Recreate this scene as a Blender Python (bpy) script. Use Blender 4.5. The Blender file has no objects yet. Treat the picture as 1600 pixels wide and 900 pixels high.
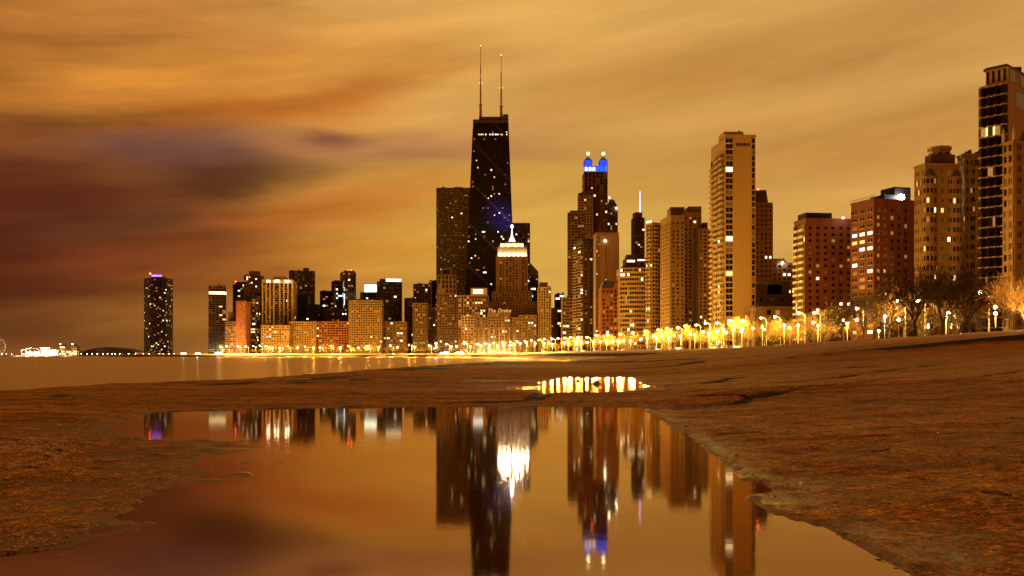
import bpy, math, random
import numpy as np
from mathutils import Vector, Matrix
random.seed(7)
RNG = random.Random(11)
NPR = np.random.RandomState(5)
C = bpy.context.scene.collection
F, CX, HY, CH = 1421.0, 800.0, 556.0, 1.2        # lens in pixels of the 1600 px photograph, horizon row, camera height

# ------------------------------------------------------------------ camera
cam_d = bpy.data.cameras.new('camera'); cam = bpy.data.objects.new('camera', cam_d); C.objects.link(cam)
cam.location = (0, 0, CH); cam.rotation_euler = (math.radians(90), 0, 0)
cam_d.sensor_width = 36; cam_d.lens = 36*F/1600; cam_d.shift_y = (HY-450)/1600
cam_d.clip_start = 0.1; cam_d.clip_end = 20000
S = bpy.context.scene; S.camera = cam
S.view_settings.view_transform = 'Standard'; S.view_settings.look = 'None'
S.view_settings.exposure = 0.0; S.view_settings.gamma = 1.0; S.view_settings.use_curve_mapping = False
S.render.resolution_x = 1024; S.render.resolution_y = 576
S.render.engine = 'CYCLES'
S.cycles.use_denoising = True
S.cycles.max_bounces = 5; S.cycles.diffuse_bounces = 2; S.cycles.glossy_bounces = 4
S.cycles.sample_clamp_indirect = 6.0
S.cycles.caustics_reflective = False; S.cycles.caustics_refractive = False

# ------------------------------------------------------------------ colour helpers
def lin(c):
    r = []
    for v in c[:3]:
        v = v/255.0
        r.append(v/12.92 if v <= 0.04045 else ((v+0.055)/1.055)**2.4)
    return (r[0], r[1], r[2], 1.0)

# ------------------------------------------------------------------ night sky: city glow on moving cloud, as a function of direction only
SKY_BASE = (204, 152, 80)
SKY_STRENGTH = 1.08
SKY_BEHIND = (150, 82, 26)
BLOBS = [  # px, py, half width, half height, slope, colour, strength
 (-200, 300, 600, 420, 0, (132, 72, 28), .97),
 (660, 50, 300, 120, 0, (226, 172, 90), .8),
 (860, 380, 230, 120, 0, (214, 168, 72), .75),
 (1250, 240, 380, 45, .05, (186, 130, 58), .55),
 (1180, 90, 300, 40, .06, (176, 120, 54), .55),
 (1500, 190, 260, 35, 0, (184, 128, 60), .5),
 (1330, 370, 300, 60, 0, (208, 158, 74), .6),
 (980, 150, 160, 30, .1, (186, 130, 56), .5),
 (200, 20, 260, 60, .1, (178, 108, 42), .6),
 (300, 120, 260, 45, .18, (206, 130, 48), .8),
 (560, 130, 150, 50, .3, (214, 146, 62), .6),
 (-60, 390, 360, 120, 0, (72, 27, 15), .97),
 (40, 205, 150, 40, .1, (104, 56, 26), .6),
 (420, 165, 210, 22, .22, (178, 94, 28), .75),
 (200, 240, 130, 30, .1, (134, 82, 40), .7),
 (330, 238, 95, 26, .05, (96, 64, 60), .8),
 (385, 280, 110, 24, .12, (70, 36, 20), .95),
 (515, 208, 48, 15, .0, (92, 44, 42), .95),
 (250, 215, 120, 22, .1, (122, 78, 66), .6),
 (700, 235, 200, 12, 0, (176, 112, 70), .5),
 (640, 215, 190, 20, .05, (178, 116, 76), .6),
 (600, 300, 150, 30, .1, (204, 138, 58), .7),
 (450, 335, 170, 26, .1, (186, 98, 34), .75),
 (210, 345, 120, 26, .2, (98, 58, 34), .8),
 (480, 400, 170, 20, .05, (208, 124, 42), .6),
 (400, 440, 190, 16, 0, (176, 96, 34), .5),
 (110, 505, 260, 34, 0, (104, 56, 26), .8),
 (-20, 300, 190, 50, .1, (96, 42, 26), .7),
 (250, 400, 120, 22, .1, (112, 52, 26), .7),
 (120, 450, 260, 14, .03, (78, 34, 16), .6),
 (430, 505, 200, 40, 0, (182, 118, 44), .6),
 (640, 400, 150, 60, 0, (212, 150, 52), .6),
]
def build_world():
    w = bpy.data.worlds.new('World'); S.world = w; w.use_nodes = True
    nt = w.node_tree; nt.nodes.clear(); N = nt.nodes.new; L = nt.links.new
    out = N('ShaderNodeOutputWorld'); bg = N('ShaderNodeBackground'); L(bg.outputs[0], out.inputs[0])
    tc = N('ShaderNodeTexCoord'); sep = N('ShaderNodeSeparateXYZ'); L(tc.outputs['Generated'], sep.inputs[0])
    def M(op, *a):
        n = N('ShaderNodeMath'); n.operation = op
        for i, x in enumerate(a):
            if isinstance(x, (int, float)): n.inputs[i].default_value = x
            else: L(x, n.inputs[i])
        return n.outputs[0]
    x, y, z = sep.outputs
    az = M('MULTIPLY', M('ARCTAN2', x, y), F)
    hyp = M('SQRT', M('ADD', M('MULTIPLY', x, x), M('MULTIPLY', y, y)))
    V = M('MINIMUM', M('MULTIPLY', M('DIVIDE', M('ABSOLUTE', z), M('MAXIMUM', hyp, .02)), F), 2500)
    comb = N('ShaderNodeCombineXYZ'); L(M('MULTIPLY', az, .0028), comb.inputs[0]); L(M('MULTIPLY', V, .0090), comb.inputs[1])
    ns = N('ShaderNodeTexNoise'); ns.inputs['Scale'].default_value = 1.0; ns.inputs['Detail'].default_value = 4; ns.inputs['Roughness'].default_value = .5
    L(comb.outputs[0], ns.inputs['Vector'])
    sp2 = N('ShaderNodeSeparateColor'); L(ns.outputs['Color'], sp2.inputs[0])
    U2 = M('ADD', az, M('MULTIPLY', M('SUBTRACT', sp2.outputs[0], .5), 220))
    V2 = M('ADD', V, M('MULTIPLY', M('SUBTRACT', sp2.outputs[1], .5), 90))
    col = None
    base = N('ShaderNodeRGB'); base.outputs[0].default_value = lin(SKY_BASE); col = base.outputs[0]
    for (px, py, sx, sy, sl, c, st) in BLOBS:
        a0 = math.atan((px-CX)/F); u0 = a0*F; v0 = (HY-py)*math.cos(a0)
        du = M('SUBTRACT', U2, u0)
        dv = M('SUBTRACT', M('SUBTRACT', V2, v0), M('MULTIPLY', du, sl))
        a = M('DIVIDE', du, sx); b = M('DIVIDE', dv, sy)
        g = M('EXPONENT', M('MULTIPLY', M('POWER', M('ADD', M('MULTIPLY', a, a), M('MULTIPLY', b, b)), 1.35), -.55))
        mx = N('ShaderNodeMix'); mx.data_type = 'RGBA'
        L(M('MULTIPLY', g, st), mx.inputs[0]); L(col, mx.inputs[6]); mx.inputs[7].default_value = lin(c)
        col = mx.outputs[2]
    # long streaks of cloud
    cb = N('ShaderNodeCombineXYZ'); L(M('MULTIPLY', az, .0016), cb.inputs[0])
    L(M('MULTIPLY', M('SUBTRACT', V, M('MULTIPLY', az, .12)), .011), cb.inputs[1])
    n2 = N('ShaderNodeTexNoise'); n2.inputs['Scale'].default_value = 1.6; n2.inputs['Detail'].default_value = 5; n2.inputs['Roughness'].default_value = .6
    L(cb.outputs[0], n2.inputs['Vector'])
    lm = M('MINIMUM', M('MAXIMUM', M('MULTIPLY', az, -.0016), 0), 1)
    k = M('ADD', 1.0, M('MULTIPLY', M('SUBTRACT', n2.outputs['Fac'], .5), M('ADD', .60, M('MULTIPLY', lm, .95))))
    # unseen sky behind the viewer, set deeper orange to tone facades and sand
    mb = N('ShaderNodeMapRange'); L(y, mb.inputs[0]); mb.inputs[1].default_value = .25; mb.inputs[2].default_value = -.35; mb.inputs[3].default_value = 0; mb.inputs[4].default_value = 1
    mx = N('ShaderNodeMix'); mx.data_type = 'RGBA'; L(mb.outputs[0], mx.inputs[0]); L(col, mx.inputs[6]); mx.inputs[7].default_value = lin(SKY_BEHIND); col = mx.outputs[2]
    vm = N('ShaderNodeVectorMath'); vm.operation = 'SCALE'; L(col, vm.inputs[0]); L(k, vm.inputs['Scale'])
    L(vm.outputs[0], bg.inputs[0]); bg.inputs[1].default_value = SKY_STRENGTH
    w.cycles.sampling_method = 'MANUAL'; w.cycles.sample_map_resolution = 512
build_world()

# ------------------------------------------------------------------ materials
MATS = {}
def mat(name, rgb, rough=.8, var=.12, scale=.6, bump=0, metallic=0, spec=.5, rgb2=None):
    if name in MATS: return MATS[name]
    m = bpy.data.materials.new(name); m.use_nodes = True; nt = m.node_tree; b = nt.nodes['Principled BSDF']
    b.inputs['Roughness'].default_value = rough; b.inputs['Metallic'].default_value = metallic
    b.inputs['Specular IOR Level'].default_value = spec
    N = nt.nodes.new; L = nt.links.new
    tc = N('ShaderNodeTexCoord'); n = N('ShaderNodeTexNoise'); n.inputs['Scale'].default_value = scale; n.inputs['Detail'].default_value = 5
    mpp = N('ShaderNodeMapping'); mpp.inputs['Scale'].default_value = (1, 1, .12 if scale <= .3 else 1); L(tc.outputs['Object'], mpp.inputs[0]); L(mpp.outputs[0], n.inputs['Vector'])
    if scale <= .3 and rough >= .8: var = var*1.8
    r = N('ShaderNodeValToRGB'); r.color_ramp.elements[0].position = .3; r.color_ramp.elements[1].position = .7
    c2 = rgb2 or rgb
    r.color_ramp.elements[0].color = tuple(v*(1-var) for v in rgb)+(1,)
    r.color_ramp.elements[1].color = tuple(min(1, v*(1+var)) for v in c2)+(1,)
    L(n.outputs['Fac'], r.inputs[0]); L(r.outputs[0], b.inputs['Base Color'])
    if bump:
        bp = N('ShaderNodeBump'); bp.inputs['Strength'].default_value = bump; L(n.outputs['Fac'], bp.inputs['Height']); L(bp.outputs[0], b.inputs['Normal'])
    MATS[name] = m; return m
def emit(name, rgb, st, base=(.03, .03, .03)):
    if name in MATS: return MATS[name]
    m = bpy.data.materials.new(name); m.use_nodes = True; nt = m.node_tree; b = nt.nodes['Principled BSDF']
    b.inputs['Base Color'].default_value = base+(1,); b.inputs['Emission Color'].default_value = rgb+(1,); b.inputs['Emission Strength'].default_value = st
    b.inputs['Roughness'].default_value = .3
    m.cycles.emission_sampling = 'NONE'
    MATS[name] = m; return m
GLASS = mat('window_glass', (.012, .006, .003), .15, .2, .2, spec=.3)
WARM = emit('warm_lit_room', (1, .60, .18), 1.7)
DIM = emit('dim_lit_room', (1, .42, .10), .45)
WHITE = emit('bright_lit_room', (1, .84, .48), 3.2)
COOL = emit('cool_lit_room', (.75, 1, .85), 2.0)
WINM = [GLASS, WARM, DIM, WHITE, COOL, mat('drawn_curtain', (.17, .095, .04), .6, .3, .9)]

# ------------------------------------------------------------------ mesh builder
class MB:
    def __init__(s): s.v = []; s.f = []; s.m = []
    def add(s, pts, faces, m=0):
        o = len(s.v); s.v += [tuple(p) for p in pts]; s.f += [tuple(i+o for i in f) for f in faces]; s.m += [m]*len(faces)
    def hexa(s, p, m=0):
        s.add(p, [(0, 3, 2, 1), (4, 5, 6, 7), (0, 1, 5, 4), (1, 2, 6, 5), (2, 3, 7, 6), (3, 0, 4, 7)], m)
    def box(s, x0, x1, y0, y1, z0, z1, m=0):
        s.hexa([(x0, y0, z0), (x1, y0, z0), (x1, y1, z0), (x0, y1, z0), (x0, y0, z1), (x1, y0, z1), (x1, y1, z1), (x0, y1, z1)], m)
    def prism(s, poly, z0, z1, m=0, sc=1.0, c=None):
        n = len(poly); o = len(s.v)
        cx = sum(p[0] for p in poly)/n if c is None else c[0]; cy = sum(p[1] for p in poly)/n if c is None else c[1]
        s.v += [(p[0], p[1], z0) for p in poly]
        s.v += [(cx+(p[0]-cx)*sc, cy+(p[1]-cy)*sc, z1) for p in poly]
        for i in range(n):
            j = (i+1) % n; s.f.append((o+i, o+j, o+n+j, o+n+i)); s.m.append(m)
        s.f.append(tuple(o+n+i for i in range(n))); s.m.append(m)
        s.f.append(tuple(o+n-1-i for i in range(n))); s.m.append(m)
    def tube(s, a, b, r0, r1, n=5, m=0, caps=True):
        a = Vector(a); b = Vector(b); d = (b-a)
        if d.length < 1e-6: return
        d.normalize(); u = d.orthogonal().normalized(); w = d.cross(u); o = len(s.v)
        for p, r in ((a, r0), (b, r1)):
            for i in range(n):
                t = 2*math.pi*i/n; s.v.append(tuple(p+u*(r*math.cos(t))+w*(r*math.sin(t))))
        for i in range(n):
            j = (i+1) % n; s.f.append((o+i, o+j, o+n+j, o+n+i)); s.m.append(m)
        if caps:
            s.f.append(tuple(o+n-1-i for i in range(n))); s.m.append(m)
            s.f.append(tuple(o+n+i for i in range(n))); s.m.append(m)
    def lathe(s, prof, n=10, m=0, c=(0, 0, 0)):
        o = len(s.v)
        for r, z in prof:
            for i in range(n):
                t = 2*math.pi*i/n; s.v.append((c[0]+r*math.cos(t), c[1]+r*math.sin(t), c[2]+z))
        for k in range(len(prof)-1):
            for i in range(n):
                j = (i+1) % n; s.f.append((o+k*n+i, o+k*n+j, o+(k+1)*n+j, o+(k+1)*n+i)); s.m.append(m)
        s.f.append(tuple(o+n-1-i for i in range(n))); s.m.append(m)
        e = o+(len(prof)-1)*n; s.f.append(tuple(e+i for i in range(n))); s.m.append(m)
    def mesh(s, name, mats, smooth=False):
        me = bpy.data.meshes.new(name); me.from_pydata(s.v, [], s.f)
        for x in (mats if isinstance(mats, (list, tuple)) else [mats]): me.materials.append(x)
        if any(s.m): me.polygons.foreach_set('material_index', s.m)
        if smooth: me.polygons.foreach_set('use_smooth', [True]*len(s.f))
        me.update(); return me
    def build(s, name, mats, parent=None, loc=None, smooth=False):
        return link(name, s.mesh(name, mats, smooth), parent, loc)
def link(name, data, parent=None, loc=None, rz=0):
    o = bpy.data.objects.new(name, data); C.objects.link(o)
    if parent is not None: o.parent = parent
    if loc is not None: o.location = loc
    if rz: o.rotation_euler = (0, 0, rz)
    return o
def tag(o, label=None, cat=None, group=None, kind=None):
    if label: o['label'] = label
    if cat: o['category'] = cat
    if group: o['group'] = group
    if kind: o['kind'] = kind
    return o
def copy_thing(r, loc, rz=0, sc=1.0):
    c = r.copy(); C.objects.link(c); c.location = loc; c.rotation_euler = (0, 0, rz)
    c.scale = (sc, sc, sc) if isinstance(sc, (int, float)) else sc
    for ch in r.children:
        d = ch.copy(); C.objects.link(d); d.parent = c
        for g in ch.children:
            e = g.copy(); C.objects.link(e); e.parent = d
    return c
def px2x(px, Y): return (px-CX)/F*Y
def py2z(py, Y): return CH+(HY-py)/F*Y

# ------------------------------------------------------------------ the lie of the land
ROAD = [(190, 0), (150, 60), (115, 150), (97, 211), (84, 330), (57, 520), (26, 730), (-6, 900), (-81, 1080), (-176, 1190), (-270, 1245), (-370, 1262), (-470, 1270), (-545, 1330), (-600, 1550), (-760, 2100), (-700, 3000)]
SHORE = [(-70, -90), (-60, 0), (-40, 22), (-18, 32), (-13.8, 49), (-9.1, 129), (-2.9, 206), (8, 300)]
def w0(px, py, z=0.0):
    Y = (CH-z)*F/(py-HY); return (px2x(px, Y), Y)
POOL = [w0(*p) for p in [(160, 668), (205, 652), (240, 644), (330, 641), (440, 638.5), (660, 635.5), (800, 634), (1000, 636), (1020, 648), (1045, 662), (1080, 680),
        (1108, 705), (1150, 735), (1163, 750), (1195, 756), (1215, 768), (1172, 776), (1180, 790), (1230, 808), (1290, 822), (1360, 862), (1402, 885), (1440, 905), (1560, 1000), (1700, 1100)]]
POOL += [(2.2, 1.5), (-3.5, 1.6), (-4.2, 3.2)]
POOL += [w0(*p) for p in [(-200, 880), (0, 868), (100, 852), (190, 805), (250, 760), (320, 707), (372, 693), (330, 689), (230, 689)]]
PUD = [w0(*p) for p in [(782, 609), (800, 603.5), (850, 601.5), (838, 597.5), (895, 588), (985, 588.5), (1000, 596), (1012, 605), (985, 611), (900, 615), (862, 614.5), (842, 609)]]
def seg_dist(P, X, Y, closed):
    best = np.full(X.shape, 1e9); side = np.zeros(X.shape)
    n = len(P); rng = range(n if closed else n-1)
    for i in rng:
        ax, ay = P[i]; bx, by = P[(i+1) % n]
        dx, dy = bx-ax, by-ay; l2 = dx*dx+dy*dy
        t = np.clip(((X-ax)*dx+(Y-ay)*dy)/l2, 0, 1)
        ex = X-(ax+t*dx); ey = Y-(ay+t*dy); d = np.hypot(ex, ey)
        s = np.sign(-(dx*(Y-ay)-dy*(X-ax)))         # + on the right hand
        m = d < best; best = np.where(m, d, best); side = np.where(m, s, side)
    return best, side
def inside(P, X, Y):
    c = np.zeros(X.shape, bool); n = len(P)
    for i in range(n):
        ax, ay = P[i]; bx, by = P[(i+1) % n]
        m = ((ay > Y) != (by > Y)) & (X < (bx-ax)*(Y-ay)/((by-ay) if by != ay else 1e-9)+ax)
        c ^= m
    return c
def sstep(a, b, x):
    t = np.clip((x-a)/(b-a), 0, 1); return t*t*(3-2*t)
_perm = NPR.rand(256, 256)
def vnoise(x, y):
    xi = np.floor(x).astype(int); yi = np.floor(y).astype(int); fx = x-xi; fy = y-yi
    fx = fx*fx*(3-2*fx); fy = fy*fy*(3-2*fy)
    g = lambda a, b: _perm[a % 256, b % 256]
    return (g(xi, yi)*(1-fx)+g(xi+1, yi)*fx)*(1-fy)+(g(xi, yi+1)*(1-fx)+g(xi+1, yi+1)*fx)*fy-.5
def fbm(x, y, o=4):
    r = 0; a = 1
    for i in range(o): r = r+a*vnoise(x*2**i+17*i, y*2**i+31*i); a *= .5
    return r
def height(X, Y, noise=True):
    X = np.asarray(X, float); Y = np.asarray(Y, float)
    x0 = np.interp(Y, [0, 20, 30, 55, 200], [2.3, 2.9, 5, 8.5, 12])
    cap = np.interp(Y, [0, 95, 130, 155, 200], [4.0, 4.0, 3.6, 3.05, 2.75])
    up = np.maximum(X-x0, 0)*.09
    up = np.where(up < cap, up, cap)
    up = up-(up/cap)**6*.12
    far = sstep(58, 75, X)
    A = .07+up*(1-far)+far*2.9
    ds, sd = seg_dist(SHORE, X, Y, False); ds = ds*sd
    A = np.where(Y < 320, A-sstep(1.5, -2.5, ds)*.9-sstep(0, -30, ds)*1.0, A)
    dr, sr = seg_dist(ROAD, X, Y, False); dw = dr*np.where(sr == 0, 1, sr)+32
    s = np.interp(Y, [400, 600, 720], [.035, .06, .5])
    B = np.where(dw < 0, np.maximum(.9+s*dw, -1.6), .9+.35*np.minimum(dw, 1)+np.clip((dw-1)/13, 0, 1)*1.65)
    t = sstep(180, 260, Y)
    Z = A*(1-t)+B*t
    if noise:
        land = (np.abs(Y) < 400)
        Z = Z+land*(fbm(X*.05+3, Y*.05)*.12*sstep(25, 70, np.hypot(X, Y))+fbm(X*.35, Y*.22, 4)*.055+fbm(X*1.7+9, Y*1.1, 3)*.022+fbm(X*.12, Y*.7, 3)*.07*sstep(16, 30, Y))
        Z = Z+(np.abs(Y) < 40)*fbm(X*6, Y*6, 3)*.008
    anyin = inside(POOL, X, Y) | inside(PUD, X, Y)
    for P, dep in ((POOL, .14), (PUD, .08)):
        m = (Y < 70)
        d, _ = seg_dist(P, X, Y, True); ins = inside(P, X, Y)
        lf = sstep(-.5, -2.0, X)*(Y < 16)
        n = (fbm(X*1.1, Y*.8, 4)*.03+fbm(X*5, Y*4, 2)*(.008+.022*lf)) if noise else 0
        left = sstep(-.5, -2.0, X)*(Y < 16)
        lim = np.where(ins, -np.minimum(d*(.10-.075*left), dep)-.004, d*(.055-.035*left)+.012)+n*np.where(ins, .5+.5*left, 1)
        soft = lim
        Z = np.where(m & (Z > soft), soft, Z)
        Z = np.where(m & ~anyin & (Z < .015) & (d > .5) & (ds > 2), .015+np.abs(fbm(X*3, Y*3, 2))*.02, Z)
    return Z
def ground_z(x, y): return float(height(np.array([x]), np.array([y]), False)[0])
def unproject(px, py):
    u = (px-CX)/F; v = (HY-py)/F; lo = 2.0
    Y = np.geomspace(2, 600, 900); z = height(u*Y, Y, False); r = CH+v*Y
    k = np.argmax(r < z); return (u*Y[k], Y[k])
LEDGE_SHADE = [  # broken ledges with crevice shade painted dark (px), width in metres and depth
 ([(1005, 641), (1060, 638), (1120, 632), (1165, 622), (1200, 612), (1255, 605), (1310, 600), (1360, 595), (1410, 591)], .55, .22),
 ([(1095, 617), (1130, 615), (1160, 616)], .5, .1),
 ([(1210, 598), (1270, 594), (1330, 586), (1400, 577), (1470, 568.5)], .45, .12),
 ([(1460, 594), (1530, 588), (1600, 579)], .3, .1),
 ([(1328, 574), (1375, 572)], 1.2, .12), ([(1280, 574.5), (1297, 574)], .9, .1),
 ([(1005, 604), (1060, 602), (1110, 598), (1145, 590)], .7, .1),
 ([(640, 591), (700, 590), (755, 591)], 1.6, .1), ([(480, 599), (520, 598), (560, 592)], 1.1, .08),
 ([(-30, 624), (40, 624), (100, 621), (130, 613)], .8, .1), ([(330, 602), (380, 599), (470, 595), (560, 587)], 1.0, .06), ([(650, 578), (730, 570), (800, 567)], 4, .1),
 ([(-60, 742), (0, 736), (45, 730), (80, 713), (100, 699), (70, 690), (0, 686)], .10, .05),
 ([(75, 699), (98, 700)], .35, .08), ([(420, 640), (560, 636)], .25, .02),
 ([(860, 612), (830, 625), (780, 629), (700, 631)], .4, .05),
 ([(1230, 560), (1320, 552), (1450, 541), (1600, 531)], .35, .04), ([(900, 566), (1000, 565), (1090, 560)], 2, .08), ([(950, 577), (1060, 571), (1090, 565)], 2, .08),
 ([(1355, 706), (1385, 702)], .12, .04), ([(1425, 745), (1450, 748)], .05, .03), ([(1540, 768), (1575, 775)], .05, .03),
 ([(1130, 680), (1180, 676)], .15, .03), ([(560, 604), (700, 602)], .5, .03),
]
def growth(a, b, step, lo, hi, r):
    mid = list(np.arange(a, b, step)); s = step; x = b; up = []
    while x < hi: up.append(x); s *= r; x += s
    up.append(hi); s = step; x = a; dn = []
    while True:
        s *= r; x -= s
        if x < lo: break
        dn.append(x)
    dn.append(lo); return np.array(dn[::-1]+mid+up)
def build_ground():
    xs = growth(-9, 13, .075, -4200, 4200, 1.06); ys = growth(3.5, 26, .07, -120, 6000, 1.033)
    X, Y = np.meshgrid(xs, ys); sh = X.shape
    Z = height(X, Y); W = np.zeros(sh)
    nz = fbm(X*.9, Y*.5, 4)
    for pts, wd, dep in LEDGE_SHADE:
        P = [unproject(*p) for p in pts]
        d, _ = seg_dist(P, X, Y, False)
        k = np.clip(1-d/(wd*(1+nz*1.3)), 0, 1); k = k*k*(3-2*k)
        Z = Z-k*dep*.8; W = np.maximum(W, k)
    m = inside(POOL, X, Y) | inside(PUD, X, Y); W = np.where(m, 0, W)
    n = X.size; co = np.stack([X, Y, Z], -1).reshape(-1)
    me = bpy.data.meshes.new('beach_ground'); me.vertices.add(n); me.vertices.foreach_set('co', co)
    i = np.arange(n).reshape(sh); q = np.stack([i[:-1, :-1], i[:-1, 1:], i[1:, 1:], i[1:, :-1]], -1).reshape(-1, 4)
    me.loops.add(q.size); me.loops.foreach_set('vertex_index', q.reshape(-1)); me.polygons.add(len(q))
    me.polygons.foreach_set('loop_start', np.arange(0, q.size, 4)); me.polygons.foreach_set('loop_total', np.full(len(q), 4))
    me.update(calc_edges=True); me.polygons.foreach_set('use_smooth', np.ones(len(q), bool))
    at = me.attributes.new('ledge_shade', 'FLOAT', 'POINT'); at.data.foreach_set('value', W.reshape(-1))
    me.materials.append(sand_material())
    o = link('beach_ground', me); tag(o, kind='structure'); return o
def sand_material():
    m = bpy.data.materials.new('wet_sand'); m.use_nodes = True; nt = m.node_tree; b = nt.nodes['Principled BSDF']; N = nt.nodes.new; L = nt.links.new
    def M(op, *a):
        n = N('ShaderNodeMath'); n.operation = op
        for i, x in enumerate(a):
            if isinstance(x, (int, float)): n.inputs[i].default_value = x
            else: L(x, n.inputs[i])
        return n.outputs[0]
    geo = N('ShaderNodeNewGeometry'); pos = geo.outputs['Position']; sep = N('ShaderNodeSeparateXYZ'); L(pos, sep.inputs[0])
    def noise(sc, det=5, rough=.6, vec=None):
        n = N('ShaderNodeTexNoise'); n.inputs['Scale'].default_value = sc; n.inputs['Detail'].default_value = det; n.inputs['Roughness'].default_value = rough
        L(vec or pos, n.inputs['Vector']); return n.outputs['Fac']
    mp = N('ShaderNodeMapping'); mp.inputs['Scale'].default_value = (.35, 1.3, 1); L(pos, mp.inputs[0])
    big = noise(.16, 4, .6, mp.outputs[0]); mid = noise(1.6, 6, .7); fine = noise(14, 6, .75); grit = noise(70, 3, .6)
    vor = N('ShaderNodeTexVoronoi'); vor.inputs['Scale'].default_value = 26; L(pos, vor.inputs['Vector'])
    vor2 = N('ShaderNodeTexVoronoi'); vor2.inputs['Scale'].default_value = 9; L(pos, vor2.inputs['Vector'])
    def ramp(f, stops):
        r = N('ShaderNodeValToRGB'); L(f, r.inputs[0])
        while len(r.color_ramp.elements) < len(stops): r.color_ramp.elements.new(.5)
        for e, (p, c) in zip(r.color_ramp.elements, stops): e.position = p; e.color = c+(1,)
        return r.outputs[0]
    def mix(f, a, c, mode='MIX'):
        n = N('ShaderNodeMix'); n.data_type = 'RGBA'; n.blend_type = mode
        if isinstance(f, float): n.inputs[0].default_value = f
        else: L(f, n.inputs[0])
        L(a, n.inputs[6])
        if isinstance(c, tuple): n.inputs[7].default_value = c
        else: L(c, n.inputs[7])
        return n.outputs[2]
    base = ramp(mid, [(.36, (.16, .058, .009)), (.5, (.40, .165, .030)), (.64, (.68, .34, .08))])
    reds = ramp(big, [(.38, (.23, .085, .016)), (.62, (.60, .30, .07))])
    col = mix(.5, base, reds)
    spk = ramp(fine, [(.38, (.2, .17, .15)), (.5, (.85, .84, .82)), (.64, (1.7, 1.65, 1.5))])
    spk5 = ramp(noise(5, 6, .8), [(.38, (.35, .3, .28)), (.5, (1, 1, 1)), (.62, (1.5, 1.45, 1.35))]); spk = mix(1.0, spk, spk5, 'MULTIPLY')
    mp2 = N('ShaderNodeMapping'); mp2.inputs['Scale'].default_value = (.22, 1.5, 1); L(pos, mp2.inputs[0])
    stre = ramp(noise(.9, 5, .65, mp2.outputs[0]), [(.36, (.55, .5, .45)), (.5, (1, 1, 1)), (.66, (1.25, 1.2, 1.1))])
    col = mix(.8, col, mix(1.0, col, stre, 'MULTIPLY'))
    near = M('SUBTRACT', 1.0, M('MINIMUM', M('DIVIDE', M('ABSOLUTE', sep.outputs[1]), 120.0), .8))
    col = mix(near, col, mix(1.0, col, spk, 'MULTIPLY'))
    cell = ramp(vor.outputs['Distance'], [(.08, (1.5, 1.45, 1.3)), (.42, (.45, .4, .35))])
    col = mix(.8, col, mix(1.0, col, cell, 'MULTIPLY'))
    # scattered lime-grey pebbles
    pebm = ramp(vor2.outputs['Distance'], [(.10, (1, 1, 1)), (.16, (0, 0, 0))])
    pebm = M('MULTIPLY', pebm, M('GREATER_THAN', mid, .55))
    col = mix(M('MULTIPLY', pebm, .12), col, (.5, .27, .10, 1))
    wetn = M('ADD', sep.outputs[2], M('MULTIPLY', M('SUBTRACT', mid, .5), .12))
    wet = N('ShaderNodeMapRange'); L(wetn, wet.inputs[0]); wet.inputs[1].default_value = .0; wet.inputs[2].default_value = .05; wet.inputs[3].default_value = 1; wet.inputs[4].default_value = 0
    col = mix(M('MULTIPLY', wet.outputs[0], .75), col, (.07, .03, .012, 1))
    at = N('ShaderNodeAttribute'); at.attribute_name = 'ledge_shade'
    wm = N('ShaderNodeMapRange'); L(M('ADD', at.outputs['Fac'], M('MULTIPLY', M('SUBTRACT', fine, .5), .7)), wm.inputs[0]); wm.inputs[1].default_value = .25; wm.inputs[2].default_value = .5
    col = mix(wm.outputs[0], col, (.018, .009, .005, 1))  # crevice shade put into the colour along the ledges
    L(col, b.inputs['Base Color'])
    rr = N('ShaderNodeMapRange'); L(wet.outputs[0], rr.inputs[0]); rr.inputs[3].default_value = .85; rr.inputs[4].default_value = .45
    b.inputs['Specular Tint'].default_value = (1, .72, .42, 1)
    sp = N('ShaderNodeMapRange'); L(wet.outputs[0], sp.inputs[0]); sp.inputs[3].default_value = .10; sp.inputs[4].default_value = .35; L(sp.outputs[0], b.inputs['Specular IOR Level'])
    L(M('ADD', rr.outputs[0], M('MULTIPLY', M('SUBTRACT', fine, .5), .3)), b.inputs['Roughness'])
    h = M('ADD', M('ADD', M('MULTIPLY', mid, .6), M('MULTIPLY', fine, .35)), M('ADD', M('MULTIPLY', grit, .05), M('MULTIPLY', vor.outputs['Distance'], -.10)))
    bp = N('ShaderNodeBump'); bp.inputs['Distance'].default_value = .07; bp.inputs['Strength'].default_value = .9
    L(h, bp.inputs['Height']); L(bp.outputs[0], b.inputs['Normal'])
    return m
build_ground()

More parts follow.
